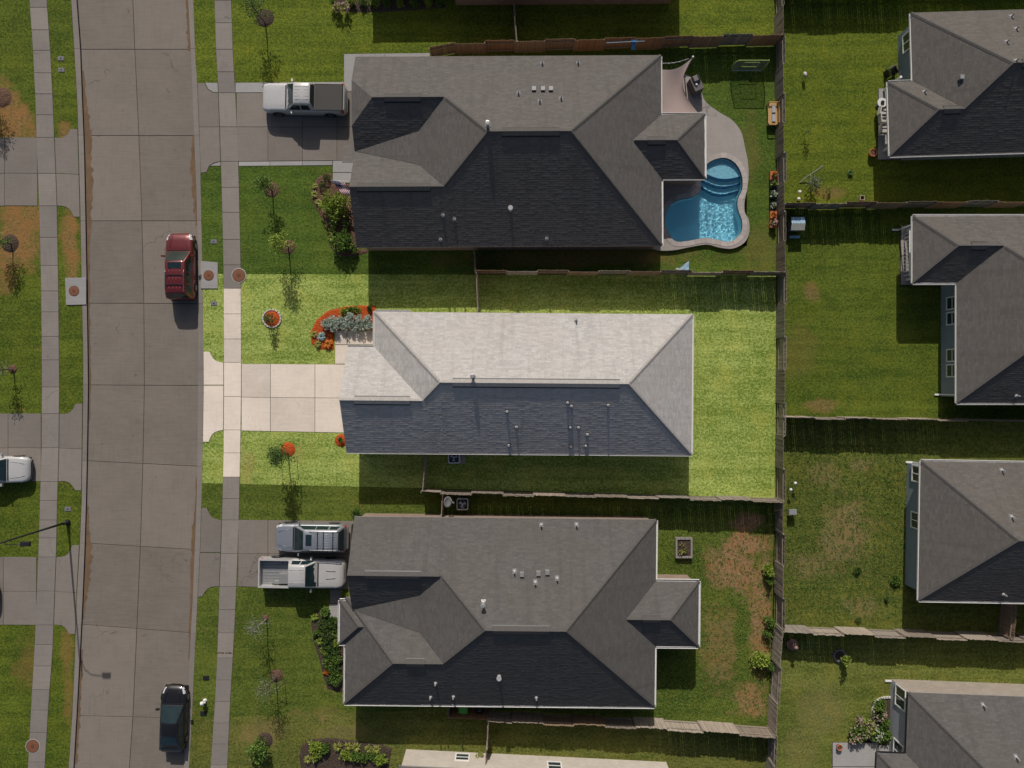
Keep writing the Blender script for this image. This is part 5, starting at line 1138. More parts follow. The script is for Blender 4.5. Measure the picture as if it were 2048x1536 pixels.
# ------------------------------------------------------------------ vehicles
def paint(name, c, metal=.25, rough=.35):
    t = NT(name); n = t.noise(3, 4, t.pos()); t.col(t.mix(n, sc3(c, .92), sc3(c, 1.06))); t.b.inputs['Coat Weight'].default_value = .8; t.b.inputs['Coat Roughness'].default_value = .05; return t.fin(rough, metal, .5)
def vehicle(name, label, px, py, head, L, W, H, kind, body, cat, roof_col=None):
    """px,py: centre of the vehicle on the ground; head: degrees, 0 = nose to the right of the photo, 90 = nose up"""
    w = P(px, py); zg = .03 if name != 'parked_on_street' else -.13
    M = Matrix.Translation((w.x, w.y, zg)) @ Matrix.Rotation(R(head), 4, 'Z'); t = thing(name, label, cat, (w.x, w.y, zg), R(head)); t['group'] = 'parked vehicles'
    def put(mb, nm, mat, par=None, smooth=True): mb.v = [M @ v for v in mb.v]; return mb.build(nm, mat, par or t, smooth)
    X = lambda f: (f-.5)*L; hw = W/2
    suv, truck, hatch = kind == 'suv', kind.startswith('truck'), kind == 'hatch'
    belt = {'suv': .60, 'truck': .60, 'hatch': .60}['truck' if truck else kind]*H
    # body shell -------------------------------------------------
    if truck: stn = [(0, .90, .56), (.006, .965, .60), (.03, 1, .605), (.30, 1, .605), (.37, 1, .605), (.42, 1, .60), (.66, 1, .60), (.70, .995, .60), (.78, .99, .59), (.88, .985, .575), (.94, .95, .555), (.975, .87, .52), (.993, .74, .44), (1, .6, .36)]
    elif suv: stn = [(0, .72, .40), (.008, .86, .50), (.03, .95, .575), (.08, .985, .60), (.2, 1, .60), (.5, 1, .60), (.68, 1, .60), (.73, .995, .595), (.80, .985, .575), (.88, .965, .55), (.94, .91, .52), (.975, .80, .46), (.993, .62, .40), (1, .45, .34)]
    else: stn = [(0, .62, .40), (.01, .76, .52), (.04, .88, .60), (.10, .95, .62), (.2, .99, .61), (.5, 1, .60), (.68, 1, .60), (.73, .99, .59), (.80, .97, .56), (.88, .92, .52), (.94, .82, .48), (.975, .68, .43), (.993, .48, .38), (1, .32, .33)]
    rows = []
    for f, wf, tz in stn:
        y = hw*wf; z = tz*H; zb = .22 if 0.02 < f < .98 else .34; x = X(f); cr = .035 if .68 < f < .99 else .0
        rows.append([(x, -y*.93, zb), (x, -y, zb+.14), (x, -y, z*.62+.05), (x, -y*.985, z-.10), (x, -y*.93, z-.018), (x, -y*.80, z+cr*.45), (x, -y*.4, z+cr*.85), (x, 0, z+cr), (x, y*.4, z+cr*.85), (x, y*.80, z+cr*.45), (x, y*.93, z-.018), (x, y*.985, z-.10), (x, y, z*.62+.05), (x, y, zb+.14), (x, y*.93, zb)])
    if kind == 'truck_open':                                      # cut the bed out: only the part in front of the bed is a closed shell
        rows_b = [r for r, s_ in zip(rows, stn) if s_[0] >= .37]
    else: rows_b = rows
    mb = MB(); ids = mb.grid(rows_b); mb.f.append([i for i in ids[0]][::-1]); mb.m.append(0); mb.uv.append(None); mb.f.append([i for i in ids[-1]]); mb.m.append(0); mb.uv.append(None)
    bd = put(mb, 'body', body)
    mb = MB(); mb.box(X(.03), X(.97), -hw*.9, hw*.9, .16, .27); put(mb, 'underbody', MT['black'], None, False)
    if kind == 'truck_open':
        mb = MB(); zt = belt+.01; y = hw; x0, x1 = X(0), X(.375)
        for sg in (-1, 1):
            mb.box(x0, x1, min(sg*y*.99, sg*(y-.13)), max(sg*y*.99, sg*(y-.13)), .30, zt)
        mb.box(x0, x0+.09, -y*.97, y*.97, .45, zt-.01); put(mb, 'bed_side', body, None, False)
        mb = MB(); mb.box(x0+.09, x1, -y+.13, y-.13, .60, .66); bf = put(mb, 'bed_floor', MT['grey'], None, False)
        for k in range(9): mb = MB(); yy = -y+.22+k*(2*y-.44)/8; mb.box(x0+.12, x1-.02, yy-.035, yy+.035, .66, .675); put(mb, 'bed_rib', MT['galv'], bf, False)
        for sg in (-1, 1): mb = MB(); mb.box(X(.17), X(.27), sg*(y-.30)-.13, sg*(y-.30)+.13, .66, .84, taper=.04); put(mb, 'wheel_tub', MT['grey'], None, False)
    if kind == 'truck_cover':
        mb = MB(); mb.box(X(.025), X(.355), -hw+.11, hw-.11, belt-.02, belt+.045, taper=.015); cv = put(mb, 'bed_cover', m_plain('dark_vinyl', (.062, .056, .052), .8, amt=.15, nscale=9), None, False)
        mb = MB(); 
        for a, b_, c_, d_ in ((X(.02), X(.36), -hw+.085, -hw+.11), (X(.02), X(.36), hw-.11, hw-.085), (X(.015), X(.025), -hw+.085, hw-.085)): mb.box(a, b_, c_, d_, belt-.02, belt+.055)
        put(mb, 'cover_rail', MT['black'], cv, False)
    # cabin -------------------------------------------------------
    if truck: g0, r0, r1, g1 = .355, .385, .575, .695
    elif suv: g0, r0, r1, g1 = .012, .075, .545, .715
    else: g0, r0, r1, g1 = .045, .30, .50, .735
    wb, wr = hw*.925, hw*(.74 if truck else .72 if suv else .66); hc = H-belt; rows = []
    def sect(f, hf):
        x = X(f); z = belt+hc*hf; y = wb+(wr-wb)*hf
        return [(x, -wb, belt-.03), (x, -(wb+(y-wb)*.5), belt+(z-belt)*.5), (x, -y-.0, z-.055*hf), (x, -y*.93, z-.012*hf), (x, -y*.5, z+.022*hf), (x, 0, z+.03*hf), (x, y*.5, z+.022*hf), (x, y*.93, z-.012*hf), (x, y, z-.055*hf), (x, wb+(y-wb)*.5, belt+(z-belt)*.5), (x, wb, belt-.03)]
    for f, hf in ((g0, .02), (g0+(r0-g0)*.5, .5), (r0-.003, .94), (r0+.02, .985), ((r0+r1)/2, 1.0), (r1-.02, .985), (r1+.004, .94), (r1+(g1-r1)*.5, .5), (g1, .02)): rows.append(sect(f, hf))
    mb = MB(); ids = mb.grid(rows); cab = put(mb, 'cabin', body)
    # glass ---------------------------------------------------------
    def screen(fa, fb, ha, hb, wa, wb_, nm):
        mb = MB(); ra = []
        for k in range(5):
            s_ = k/4; f = fa+(fb-fa)*s_; hf = ha+(hb-ha)*s_; z = belt+hc*hf+.018; ww = wa+(wb_-wa)*s_
            ra.append([(X(f), ww*c_, z+.026*(1-c_*c_)*hf) for c_ in (-1, -.5, 0, .5, 1)])
        mb.grid(ra); put(mb, nm, MT['carglass'])
    screen(r1+.006, g1-.012, .93, .09, wr*.88, wb*.90, 'windscreen')
    screen(r0-.004, g0+.004 if not hatch else g0+.11, .92, .14 if not hatch else .48, wr*.84, wb*.84 if not hatch else wb*.78, 'rear_window')
    def side(fa, fb, ta, tb_):
        for sg in (-1, 1):
            mb = MB(); lo, hi = .10, .80
            def pt(f, hf): y = wb+(wr-wb)*hf; return (X(f), sg*(y+.012), belt+hc*hf*.955-.01)
            q = [pt(fa, lo), pt(fb, lo), pt(tb_, hi), pt(ta, hi)]; mb.face(q if sg < 0 else q[::-1]); put(mb, 'side_window', MT['carglass'], None, False)
    if truck: side(.40, .505, .41, .50); side(.515, .655, .512, .59)
    elif suv: side(.075, .20, .10, .20); side(.225, .385, .225, .385); side(.40, .64, .40, .555)
    else: side(.15, .26, .27, .28); side(.285, .44, .30, .44); side(.455, .66, .455, .52)
    # wheels ----------------------------------------------------------
    wr_ = .40 if truck else .36
    for f in ((.19 if truck else .185), .815):
        for sg in (-1, 1):
            cx = X(f); yo = sg*(hw+.012); mb = MB(); n = 22
            def disc(r_, y_): return [(cx+r_*math.cos(2*math.pi*k/n), y_, wr_+r_*math.sin(2*math.pi*k/n)) for k in range(n)]
            mb.grid([disc(wr_*.98, yo-sg*.22), disc(wr_, yo-sg*.18), disc(wr_, yo-sg*.02), disc(wr_*.9, yo), disc(wr_*.66, yo)], close=True); wh = put(mb, 'wheel', MT['tyre'])
            mb = MB(); mb.face(disc(wr_*.66, yo-sg*.012)[::(-sg)]); put(mb, 'rim', MT['darkmetal'], wh, False)
            mb = MB()
            for k in range(6):
                a = 2*math.pi*k/6; d = Vector((math.cos(a), 0, math.sin(a))); e = Vector((-d.z, 0, d.x)); c_ = Vector((cx, yo+sg*.004, wr_)); mb.face([c_+d*.04+e*.05, c_+d*wr_*.64+e*.035, c_+d*wr_*.64-e*.035, c_+d*.04-e*.05])
            put(mb, 'spoke', MT['alloy'], wh, False)
            mb = MB(); ar = [(cx+wr_*1.14*math.cos(a_), hw*sg+sg*.004, wr_+wr_*1.14*math.sin(a_)) for a_ in [math.pi*k/12-.1 for k in range(13)]]; mb.face(ar+[(cx-wr_, hw*sg+sg*.004, .2), (cx+wr_, hw*sg+sg*.004, .2)]); put(mb, 'wheel_arch', MT['black'], None, False)
    # lamps, bumpers, mirrors -------------------------------------------
    def onx(f):
        for (a, wa, ta), (b, wb2, tb2) in zip(stn, stn[1:]):
            if a <= f <= b: k = (f-a)/(b-a); return hw*(wa+(wb2-wa)*k), H*(ta+(tb2-ta)*k)
    for sg in (-1, 1):
        mb = MB(); ra = []
        for f in (.885, .92, .95, .972): y, z = onx(f); ra.append([(X(f), sg*(y*.995+.004), z-.13), (X(f), sg*(y*.95+.006), z-.012), (X(f), sg*y*.84, z+.014)])
        mb.grid(ra); put(mb, 'headlight', MT['lamp'])
        mb = MB(); ra = []
        for f in (.006, .02, .045): y, z = onx(f); ra.append([(X(f)-.008, sg*(y*1.0+.008), z*.72), (X(f)-.008, sg*(y*.985+.01), z-.05), (X(f)-.008, sg*y*.90, z+.006)])
        mb.grid(ra); put(mb, 'taillight', MT['taillamp'])
        mx_ = X(g1-.075); mb = MB(); mb.box(mx_-.06, mx_+.07, min(sg*hw*.98, sg*(hw+.22)), max(sg*hw*.98, sg*(hw+.22)), belt+.02, belt+.20, taper=.02); put(mb, 'mirror', body if not truck else MT['trim'], None, False)
    mb = MB(); ra = []
    for f in (.978, .990, .999): y, z = onx(f); ra.append([(X(f)+.012, -y, .42), (X(f)+.012, -y*.5, .40), (X(f)+.012, y*.5, .40), (X(f)+.012, y, .42)])
    mb.grid(ra); put(mb, 'bumper', MT['grey'] if truck else MT['black'])
    mb = MB(); mb.box(X(0)-.07, X(.012), -hw*.80, hw*.80, .38, .56, taper=.01); put(mb, 'rear_bumper', MT['chrome'] if truck else body, None, False)
    mb = MB(); y, z = onx(.955); mb.face([(X(.968), -y*.45, z-.03), (X(.968), y*.45, z-.03), (X(.998), y*.36, z-.26), (X(.998), -y*.36, z-.26)]); put(mb, 'grille', MT['black'], None, False)
    mb = MB(); mb.box(X(g1)-.02, X(g1)+.07, -wb*.86, wb*.86, belt-.02, belt+.036); put(mb, 'cowl', MT['black'], None, False)
    # bonnet shut lines
    for sg in (-1, 1):
        mb = MB(); mb.tube([(X(g1+.03), sg*hw*.62, H*.597+.02), (X(.86), sg*hw*.55, H*.565+.03), (X(.945), sg*hw*.44, H*.54+.02)], .012, 4); put(mb, 'bonnet_crease', body, bd)
    return t, put, X, hw, H, belt, cab, wr, (r0, r1)
RED = paint('maroon_paint', (.14, .017, .018)); BLK = paint('black_paint', (.012, .011, .012)); WHT = paint('white_paint', (0.458, 0.449, 0.440), 0); WH2 = paint('pearl_white_paint', (0.440, 0.427, 0.414), 0); SIL = paint('silver_blue_paint', (.32, .335, .37), .5, .4)
# maroon SUV
t, put, X, hw, H, belt, cab, wr, (r0, r1) = vehicle('parked_on_street', 'maroon SUV with sunroof and roof bars parked at the right curb', 368, 535, 90.6, 4.72, 1.92, 1.74, 'suv', RED, 'car')
t.name = 'suv'
ROOTM[t.name] = ROOTM['parked_on_street']
mb = MB(); mb.box(X(.435), X(.53), -wr*.66, wr*.66, H+.0, H+.034, taper=.01); put(mb, 'sunroof', MT['carglass'], None, False)
for sg in (-1, 1):
    mb = MB(); mb.tube([(X(.09), sg*wr*.93, H-.05), (X(.12), sg*wr*.93, H+.06), (X(.38), sg*wr*.93, H+.07), (X(.42), sg*wr*.93, H-.03)], .022, 6); put(mb, 'roof_rail', MT['chrome'])
for f in (.20, .34): mb = MB(); mb.box(X(f)-.025, X(f)+.025, -wr*.95, wr*.95, H+.055, H+.085); put(mb, 'cross_bar', MT['darkmetal'], None, False)
for f0, f1 in ((.075, .175), (.225, .315), (.355, .415)):
    for k in range(4): mb = MB(); yy = (-.54+.36*k)*wr; mb.tube([(X(f0), yy, H+.01), (X(f1), yy, H+.022)], .016, 5); put(mb, 'roof_rib', RED, cab)
mb = MB(); mb.tube([(X(.64), -.3, H*.6+.05), (X(.66), .1, H*.6+.03)], .012, 5); put(mb, 'wiper', MT['black'])
# black hatchback
t, put, X, hw, H, belt, cab, wr, (r0, r1) = vehicle('parked_on_street', 'black hatchback parked at the right curb near the bottom', 353, 1431, 88, 4.72, 1.78, 1.49, 'hatch', BLK, 'car')
t.name = 'hatchback'; ROOTM[t.name] = ROOTM['parked_on_street']
for y_ in (-.18, .12): mb = MB(); mb.tube([(X(.70), y_, H*.62+.05), (X(.66), y_+.45, H*.72)], .010, 5); put(mb, 'wiper', MT['darkmetal'])
mb = MB(); mb.box(X(.085), X(.12), -wr*.95, wr*.95, H*.76, H*.79, taper=.01); put(mb, 'spoiler', BLK, None, False)
# white pickup with covered bed
t, put, X, hw, H, belt, cab, wr, (r0, r1) = vehicle('pickup_truck', 'white pickup with dark covered bed on the pool house drive', 614, 206, 179, 5.85, 2.02, 1.92, 'truck_cover', WHT, 'pickup truck')
for k in range(5): mb = MB(); yy = (-.6+.3*k)*wr; mb.tube([(X(.40), yy, H+.012), (X(.56), yy, H+.012)], .016, 5); put(mb, 'roof_rib', WHT, cab)
# silver SUV
t, put, X, hw, H, belt, cab, wr, (r0, r1) = vehicle('large_suv', 'silver SUV with roof slats on the lower house drive', 627, 1071, 179, 5.05, 1.98, 1.86, 'suv', SIL, 'car')
mb = MB(); mb.box(X(.43), X(.515), -wr*.6, wr*.5, H+.0, H+.034, taper=.01); put(mb, 'sunroof', MT['carglass'], None, False)
for sg in (-1, 1): mb = MB(); mb.tube([(X(.07), sg*wr*.9, H-.03), (X(.10), sg*wr*.9, H+.05), (X(.44), sg*wr*.9, H+.06), (X(.47), sg*wr*.9, H-.0)], .022, 6); put(mb, 'roof_rail', MT['galv'])
for f in (.14, .27, .35): mb = MB(); mb.box(X(f)-.025, X(f)+.025, -wr*.92, wr*.92, H+.045, H+.075); put(mb, 'cross_bar', MT['black'], None, False)
for k in range(6): mb = MB(); yy = (-.65+.26*k)*wr; mb.tube([(X(.09), yy, H+.012), (X(.40), yy, H+.018)], .014, 5); put(mb, 'roof_rib', SIL, cab)
# white pickup with open bed
t, put, X, hw, H, belt, cab, wr, (r0, r1) = vehicle('pickup_truck', 'white pickup with open ribbed bed on the lower house drive', 611, 1140, -1, 6.0, 2.04, 1.94, 'truck_open', WH2, 'pickup truck')
for k in range(5): mb = MB(); yy = (-.6+.3*k)*wr; mb.tube([(X(.40), yy, H+.012), (X(.56), yy, H+.012)], .016, 5); put(mb, 'roof_rib', WH2, cab)
mb = MB(); mb.box(X(.23), X(.35), -.75, -.05, .67, 1.02, taper=.02); put(mb, 'bed_box', MT['grey'], None, False)
for k, f in enumerate((-1, 1)): mb = MB(); mb.tube([(X(.79), f*.28, H*.60+.05), (X(.90), f*.24, H*.575+.055)], .018, 5); put(mb, 'bonnet_rib', WH2)
# vehicles at the left edge
vehicle('saloon_car', 'white car on the second left drive, cut by the photo edge', 3, 937, 0, 4.85, 1.88, 1.50, 'suv', WHT, 'car')
vehicle('parked_car', 'dark car on the third left drive whose shadow reaches into the photo', -62, 1186, 0, 4.7, 1.85, 1.55, 'suv', BLK, 'car')

# ------------------------------------------------------------------ street lamp, hydrant, yard things
w = P(136, 1044); t = thing('street_lamp', 'tall dark street lamp with curved arm on the left verge', 'street lamp', (w.x, w.y, 0))
LHt = 7.75
mb = MB(); mb.lathe([(.2, -.1), (.2, .12), (.14, .2), (.11, .6)], w.x, w.y, 12); mb.build('base', MT['darkmetal'], t, True)
mb = MB(); mb.tube([(w.x, w.y, .4), (w.x, w.y, 3), (w.x, w.y, LHt)], [.085, .07, .045], 10); mb.build('pole', MT['darkmetal'], t, True)
mb = MB(); mb.tube([(w.x, w.y, LHt-.9), (w.x+.25, w.y-.05, LHt-.35), (w.x+.65, w.y-.05, LHt-.1), (w.x+1.15, w.y-.02, LHt-.02), (w.x+1.5, w.y, LHt)], .03, 8); mb.build('arm', MT['darkmetal'], t, True)
mb = MB(); M = Matrix.Translation((w.x+1.75, w.y, LHt)); mb.box(-.32, .32, -.16, .16, -.06, .07, M, taper=.04); hd = mb.build('lamp_head', MT['darkmetal'], t)
mb = MB(); mb.box(-.2, .2, -.1, .1, -.085, -.058, M); mb.build('lens', MT['lamp'], hd)
w = P(410, 1401); t = thing('fire_hydrant', 'white fire hydrant in the right verge near the bottom', 'fire hydrant', (w.x, w.y, 0))
mb = MB(); mb.lathe([(.15, -.05), (.15, .06), (.11, .08), (.11, .50), (.15, .52), (.15, .56), (.13, .60), (.09, .68), (.04, .71)], w.x, w.y, 14); mb.build('barrel', MT['white'], t, True)
mb = MB(); mb.lathe([(.03, .70), (.03, .76)], w.x, w.y, 6); mb.build('operating_nut', MT['white'], t)
for a in (0, math.pi, -math.pi/2): mb = MB(); d = Vector((math.cos(a), math.sin(a), 0)); mb.tube([Vector((w.x, w.y, .40))+d*.08, Vector((w.x, w.y, .40))+d*.19], .06 if a > -1 else .08, 10); mb.build('outlet_cap', MT['white'], t)
# air conditioners
def aircon(px, py, label, z=.9, pad=None):
    w = G(px, py, .8); t = thing('air_conditioner', label, 'air conditioner', (w.x, w.y, 0), 0, 'air conditioning units'); h = .42
    if pad: mb = MB(); mb.box(w.x-.5+pad[0], w.x+.5+pad[1], w.y-.5, w.y+.5, 0, .07); mb.build('pad', MT['strip'], t)
    mb = MB()
    ring = lambda k, z_: [(w.x+a*k, w.y+b*k, z_) for a, b in ((h, h-.08), (h-.08, h), (-h+.08, h), (-h, h-.08), (-h, -h+.08), (-h+.08, -h), (h-.08, -h), (h, -h+.08))]
    mb.grid([ring(1, .06), ring(1, z-.06), ring(.985, z), ring(.80, z+.012)], close=True); mb.build('casing', MT['white'] if pad else MT['galv'], t)
    for k in range(9): mb = MB(); zz = .12+k*.08; mb.grid([ring(1.012, zz), ring(1.012, zz+.02)], close=True); mb.build('louvre', MT['darkmetal'], t)
    mb = MB(); mb.lathe([(.27, z-.10), (.27, z+.016)], w.x, w.y, 24); mb.build('fan_well', MT['black'], t)
    fb = MB()
    for k in range(3):
        a = 2.1*k+.4; c = Vector((w.x, w.y, z+.022)); d = Vector((math.cos(a), math.sin(a), 0)); e = Vector((-d.y, d.x, 0)); fb = MB(); fb.face([c+d*.05+e*.04, c+d*.25+e*.11+Vector((0, 0, .006)), c+d*.25-e*.09, c+d*.05-e*.05]); fb.build('fan_blade', MT['galv'], t)
    mb = MB(); mb.lathe([(.07, z), (.07, z+.03), (.05, z+.035)], w.x, w.y, 12); mb.build('fan_hub', MT['galv'], t)
    for r_ in (.14, .21, .29):
        mb = MB(); mb.tube([(w.x+r_*math.cos(2*math.pi*k/24), w.y+r_*math.sin(2*math.pi*k/24), z+.045) for k in range(25)], .006, 4); mb.build('guard_ring', MT['grey'], t)
aircon(908, 915, 'white air conditioning unit on a pad beside the middle house', pad=(0, .25)); aircon(925, 1008, 'grey air conditioning unit beside the satellite dish')
mb = MB(); w = P(943, 1006); tag(bpy.data.objects.new('unused', None), 'x'); bpy.data.objects.remove(bpy.data.objects['unused'])
w = G(896, 1004, 2.0); t = thing('satellite_dish', 'oval grey satellite dish above the side yard of the lower house', 'satellite dish', (w.x, w.y, 0))
mb = MB(); ax = Vector((.75, .0, .66)).normalized(); u = ax.orthogonal().normalized(); v_ = ax.cross(u); rows = []
for r_, dep in ((.02, -.09), (.15, -.075), (.27, -.045), (.38, 0), (.385, -.015)): rows.append([Vector((w.x, w.y, 2.0))+(u*math.cos(2*math.pi*k/20)+v_*math.sin(2*math.pi*k/20))*r_+ax*dep for k in range(20)])
mb.grid(rows, close=True); mb.build('reflector', MT['grey'], t, True)
mb = MB(); c = Vector((w.x, w.y, 2.0)); mb.tube([c-v_*.3*(1 if v_.z > 0 else -1), c+ax*.52], .012, 6); mb.build('feed_arm', MT['galv'], t); mb = MB(); mb.tube([c+ax*.46, c+ax*.58], .05, 8); mb.build('receiver', MT['grey'], t)
mb = MB(); mb.tube([(w.x-.08, w.y, -.1), (w.x-.08, w.y, 1.75), c-ax*.09], .03, 8); mb.build('mast', MT['galv'], t)
# wheelie bin and black grill
w = G(926, 1421, 1.0); t = thing('wheelie_bin', 'green lidded bin against the lower house wall', 'bin', (w.x, w.y, 0))
mb = MB(); mb.box(w.x-.24, w.x+.24, w.y-.30, w.y+.30, .05, .95, taper=-.05); mb.build('tub', MT['greenbin'], t)
mb = MB(); mb.box(w.x-.32, w.x+.32, w.y-.38, w.y+.38, .95, 1.02, taper=.03); ld = mb.build('lid', MT['greenbin'], t); mb = MB(); mb.box(w.x-.2, w.x+.2, w.y-.26, w.y+.22, 1.02, 1.045, taper=.02); mb.build('lid_panel', MT['greenbin'], ld)
for sx in (-.24, .24): mb = MB(); mb.tube([(w.x+sx-.03, w.y+.3, .12), (w.x+sx+.03, w.y+.3, .12)], .12, 12); mb.build('wheel', MT['black'], t)
mb = MB(); mb.tube([(w.x-.24, w.y+.40, .98), (w.x+.24, w.y+.40, .98)], .02, 6); mb.build('handle', MT['greenbin'], t)
def bbq(px, py, label):
    w = G(px, py, .9); t = thing('barbecue', label, 'barbecue', (w.x, w.y, 0))
    mb = MB(); mb.lathe([(.10, .52), (.26, .62), (.33, .76), (.31, .90), (.2, 1.02), (.06, 1.07)], w.x, w.y, 18); mb.build('kettle', MT['black'], t, True)
    for k in range(3): a = 2.1*k; mb = MB(); mb.tube([(w.x+math.cos(a)*.2, w.y+math.sin(a)*.2, .6), (w.x+math.cos(a)*.34, w.y+math.sin(a)*.34, .0)], .015, 5); mb.build('leg', MT['galv'], t)
    mb = MB(); mb.tube([(w.x-.26, w.y-.40, .82), (w.x-.26, w.y-.34, .8), (w.x+.26, w.y-.34, .8), (w.x+.26, w.y-.40, .82)], .018, 5); mb.build('front_handle', MT['galv'], t)
    mb = MB(); mb.tube([(w.x-.1, w.y, 1.08), (w.x-.08, w.y, 1.12), (w.x+.08, w.y, 1.12), (w.x+.1, w.y, 1.08)], .014, 5); mb.build('lid_handle', MT['galv'], t)
bbq(959, 1420, 'black kettle barbecue beside the green bin')
# flag by the pool house
w = G(683, 376, 1.7); t = thing('flag', 'striped red white and blue flag hung beside the pool house walk', 'flag', (w.x, w.y, 0))
mb = MB(); p0 = P(664, 361, 1.9); p1 = P(689, 365, 1.95)
mb.tube([p0+Vector((-.05, .02, 0)), p1+Vector((.3, .05, .1))], .015, 6); mb.build('flag_pole', MT['white'], t)
FR = m_plain('flag_red', (.38, .02, .03), .8); FW = m_plain('flag_white', (.72, .70, .70), .8); FB = m_plain('flag_blue', (.02, .035, .12), .8)
e = (p1-p0); dn = Vector((.42, -.62, -.22)); dn = dn.normalized()*1.05; ns = 13
def fpt(a, b): return p0+e*a*1.05+dn*b+Vector((0, 0, .05*math.sin(a*7+b*5)+.04*math.sin(b*9)))
for k in range(ns):
    mb = MB(); mb.grid([[fpt(j/10*.999, 0)*0+fpt(k/ns, j/10), fpt((k+1)/ns, j/10)] for j in range(11)]); mb.build('stripe', FR if k % 2 == 0 else FW, t, True)
mb = MB(); mb.grid([[fpt(j/6*.54, q/5*.42)+Vector((0, 0, .012)) for j in range(7)] for q in range(6)]); ct = mb.build('canton', FB, t, True)
for q in range(5):
    for j in range(6 if q % 2 == 0 else 5):
        c = fpt((j+.7+(q % 2)*.5)*.54/6.4, (q+.7)*.42/5.4)+Vector((0, 0, .018)); mb = MB(); mb.face([c+Vector((.020*math.cos(math.pi/2+i*.628)*(1 if i % 2 == 0 else .4), .020*math.sin(math.pi/2+i*.628)*(1 if i % 2 == 0 else .4), 0)) for i in range(10)]); mb.build('star', FW, ct)
# shade sail, string lights, grill, practice net, bench, planters
w = P(1360, 180); t = thing('shade_sail', 'pinkish beige shade sail stretched from the eave over the pool deck', 'shade sail', (w.x, w.y, 0))
cs = [P(1324, 139, 2.62), P(1384, 116, 2.9), P(1398, 228, 2.55), P(1324, 228, 2.60)]; rows = []
for i in range(17):
    a = i/16; row = []
    for j in range(17):
        b = j/16; p = cs[0].lerp(cs[1], b).lerp(cs[3].lerp(cs[2], b), a); s1 = math.sin(math.pi*b)*(1-a)**2*.30; s2 = math.sin(math.pi*a)*b**3*.85; p = p+Vector((-s2, -s1*1.0, -.22*math.sin(math.pi*a)*math.sin(math.pi*b))); row.append(p)
    rows.append(row)
mb = MB(); mb.grid(rows); o = mb.build('cloth', MT['sail'], t, True)
g = P(1384, 116, 2.9); mb = MB(); mb.tube([(g.x+.05, g.y+.05, -.2), (g.x+.05, g.y+.05, 2.95)], .05, 8); mb.build('sail_post', MT['fencepale'], t)
mb = MB(); mb.lathe([(.07, 2.94), (.07, 3.0), (.03, 3.03)], g.x+.05, g.y+.05, 10); mb.build('post_cap', MT['white'], t)
a, b = P(1323, 126, 2.5), P(1378, 117, 2.85); t = thing('string_lights', 'string of small white bulbs from the eave to the sail post', 'string lights', ((a.x+b.x)/2, (a.y+b.y)/2, 0)); mb = MB(); pts = [a.lerp(b, k/10)+Vector((0, 0, -.3*math.sin(math.pi*k/10))) for k in range(11)]; mb.tube(pts, .012, 5); mb.build('cable', MT['white'], t)
for k in range(1, 10, 2): mb = MB(); q = pts[k]; mb.lathe([(.02, q.z-.02), (.045, q.z-.07), (.04, q.z-.12), (.01, q.z-.14)], q.x, q.y, 8); mb.build('bulb', MT['white'], t, True)
w = G(1393, 168, 1.0); t = thing('covered_grill', 'dark covered grill standing on the pool deck', 'grill', (w.x, w.y, DZ), R(24)); M = Matrix.Translation((w.x, w.y, DZ)) @ Matrix.Rotation(R(24), 4, 'Z')
mb = MB(); mb.box(-.36, .36, -.52, .52, 0, .92, M, taper=.03); mb.build('cover', MT['greyfabric'], t); mb = MB(); mb.box(-.24, .26, .05, .55, .92, 1.12, M, taper=.08); mb.build('hood', m_plain('lighter_cover_fabric', (.17, .16, .15), .9), t)
mb = MB(); mb.box(.12, .30, .1, .5, .93, 1.14, M, taper=.03); mb.build('side_fold', MT['black'], t); mb = MB(); mb.lathe([(.08, .92+DZ), (.08, 1.0+DZ), (.05, 1.03+DZ)], w.x-.05, w.y-.12, 12); mb.build('cup', MT['white'], t)
a, b = G(1465, 143, 0), G(1522, 143, 0); yb = a.y; t = thing('ball_practice_net', 'grey ball practice net with lime edges standing on the pool house lawn', 'practice net', ((a.x+b.x)/2, yb, 0)); n = 12; rows = []
def npt(s_, h_):
    x = a.x-.05+(b.x-a.x+.0)*s_; x += (s_-.5)*.36*math.sin(math.pi*min(h_/1.9, 1)); return Vector((x, yb+.10*math.sin(math.pi*h_/2.0), h_))
for j in range(9): rows.append([npt(i/n, .12+1.78*j/8) for i in range(n+1)])
mb = MB(); mb.grid(rows); mb.build('net', MT['net'], t)
for s_ in (0, 1): mb = MB(); mb.tube([npt(s_, z) for z in (-.05, .3, .7, 1.1, 1.5, 1.92)], .035, 7); mb.build('side_pole', MT['lime'], t, True)
for z in (.12, 1.9): mb = MB(); mb.tube([npt(i/n, z) for i in range(n+1)], .025, 6); mb.build('hem', MT['lime'] if z > 1 else MT['palebluecloth'], t)
mb = MB(); mb.tube([npt(s_, z)+Vector((0, -.03, 0)) for s_, z in ((.27, .7), (.73, .7), (.73, 1.45), (.27, 1.45), (.27, .7))], .022, 5); mb.build('target_frame', MT['lime'], t)
w = G(1549, 225, .7); t = thing('wooden_bench', 'orange pine bench with grey cushions against the rear fence', 'bench', (w.x, w.y, 0))
mb = MB(); mb.box(w.x-.36, w.x+.30, w.y-.78, w.y+.78, .36, .42); mb.build('seat', MT['pine'], t)
for k in range(4): mb = MB(); mb.box(w.x+.28, w.x+.32, w.y-.78+k*.0, w.y+.78, .46+k*.12, .55+k*.12); mb.build('back_slat', MT['pine'], t)
for sx in (-.33, .27):
    for sy in (-.72, .72): mb = MB(); mb.box(w.x+sx-.035, w.x+sx+.035, w.y+sy-.035, w.y+sy+.035, 0, .62 if sx < 0 else .95); mb.build('leg', MT['pine'], t)
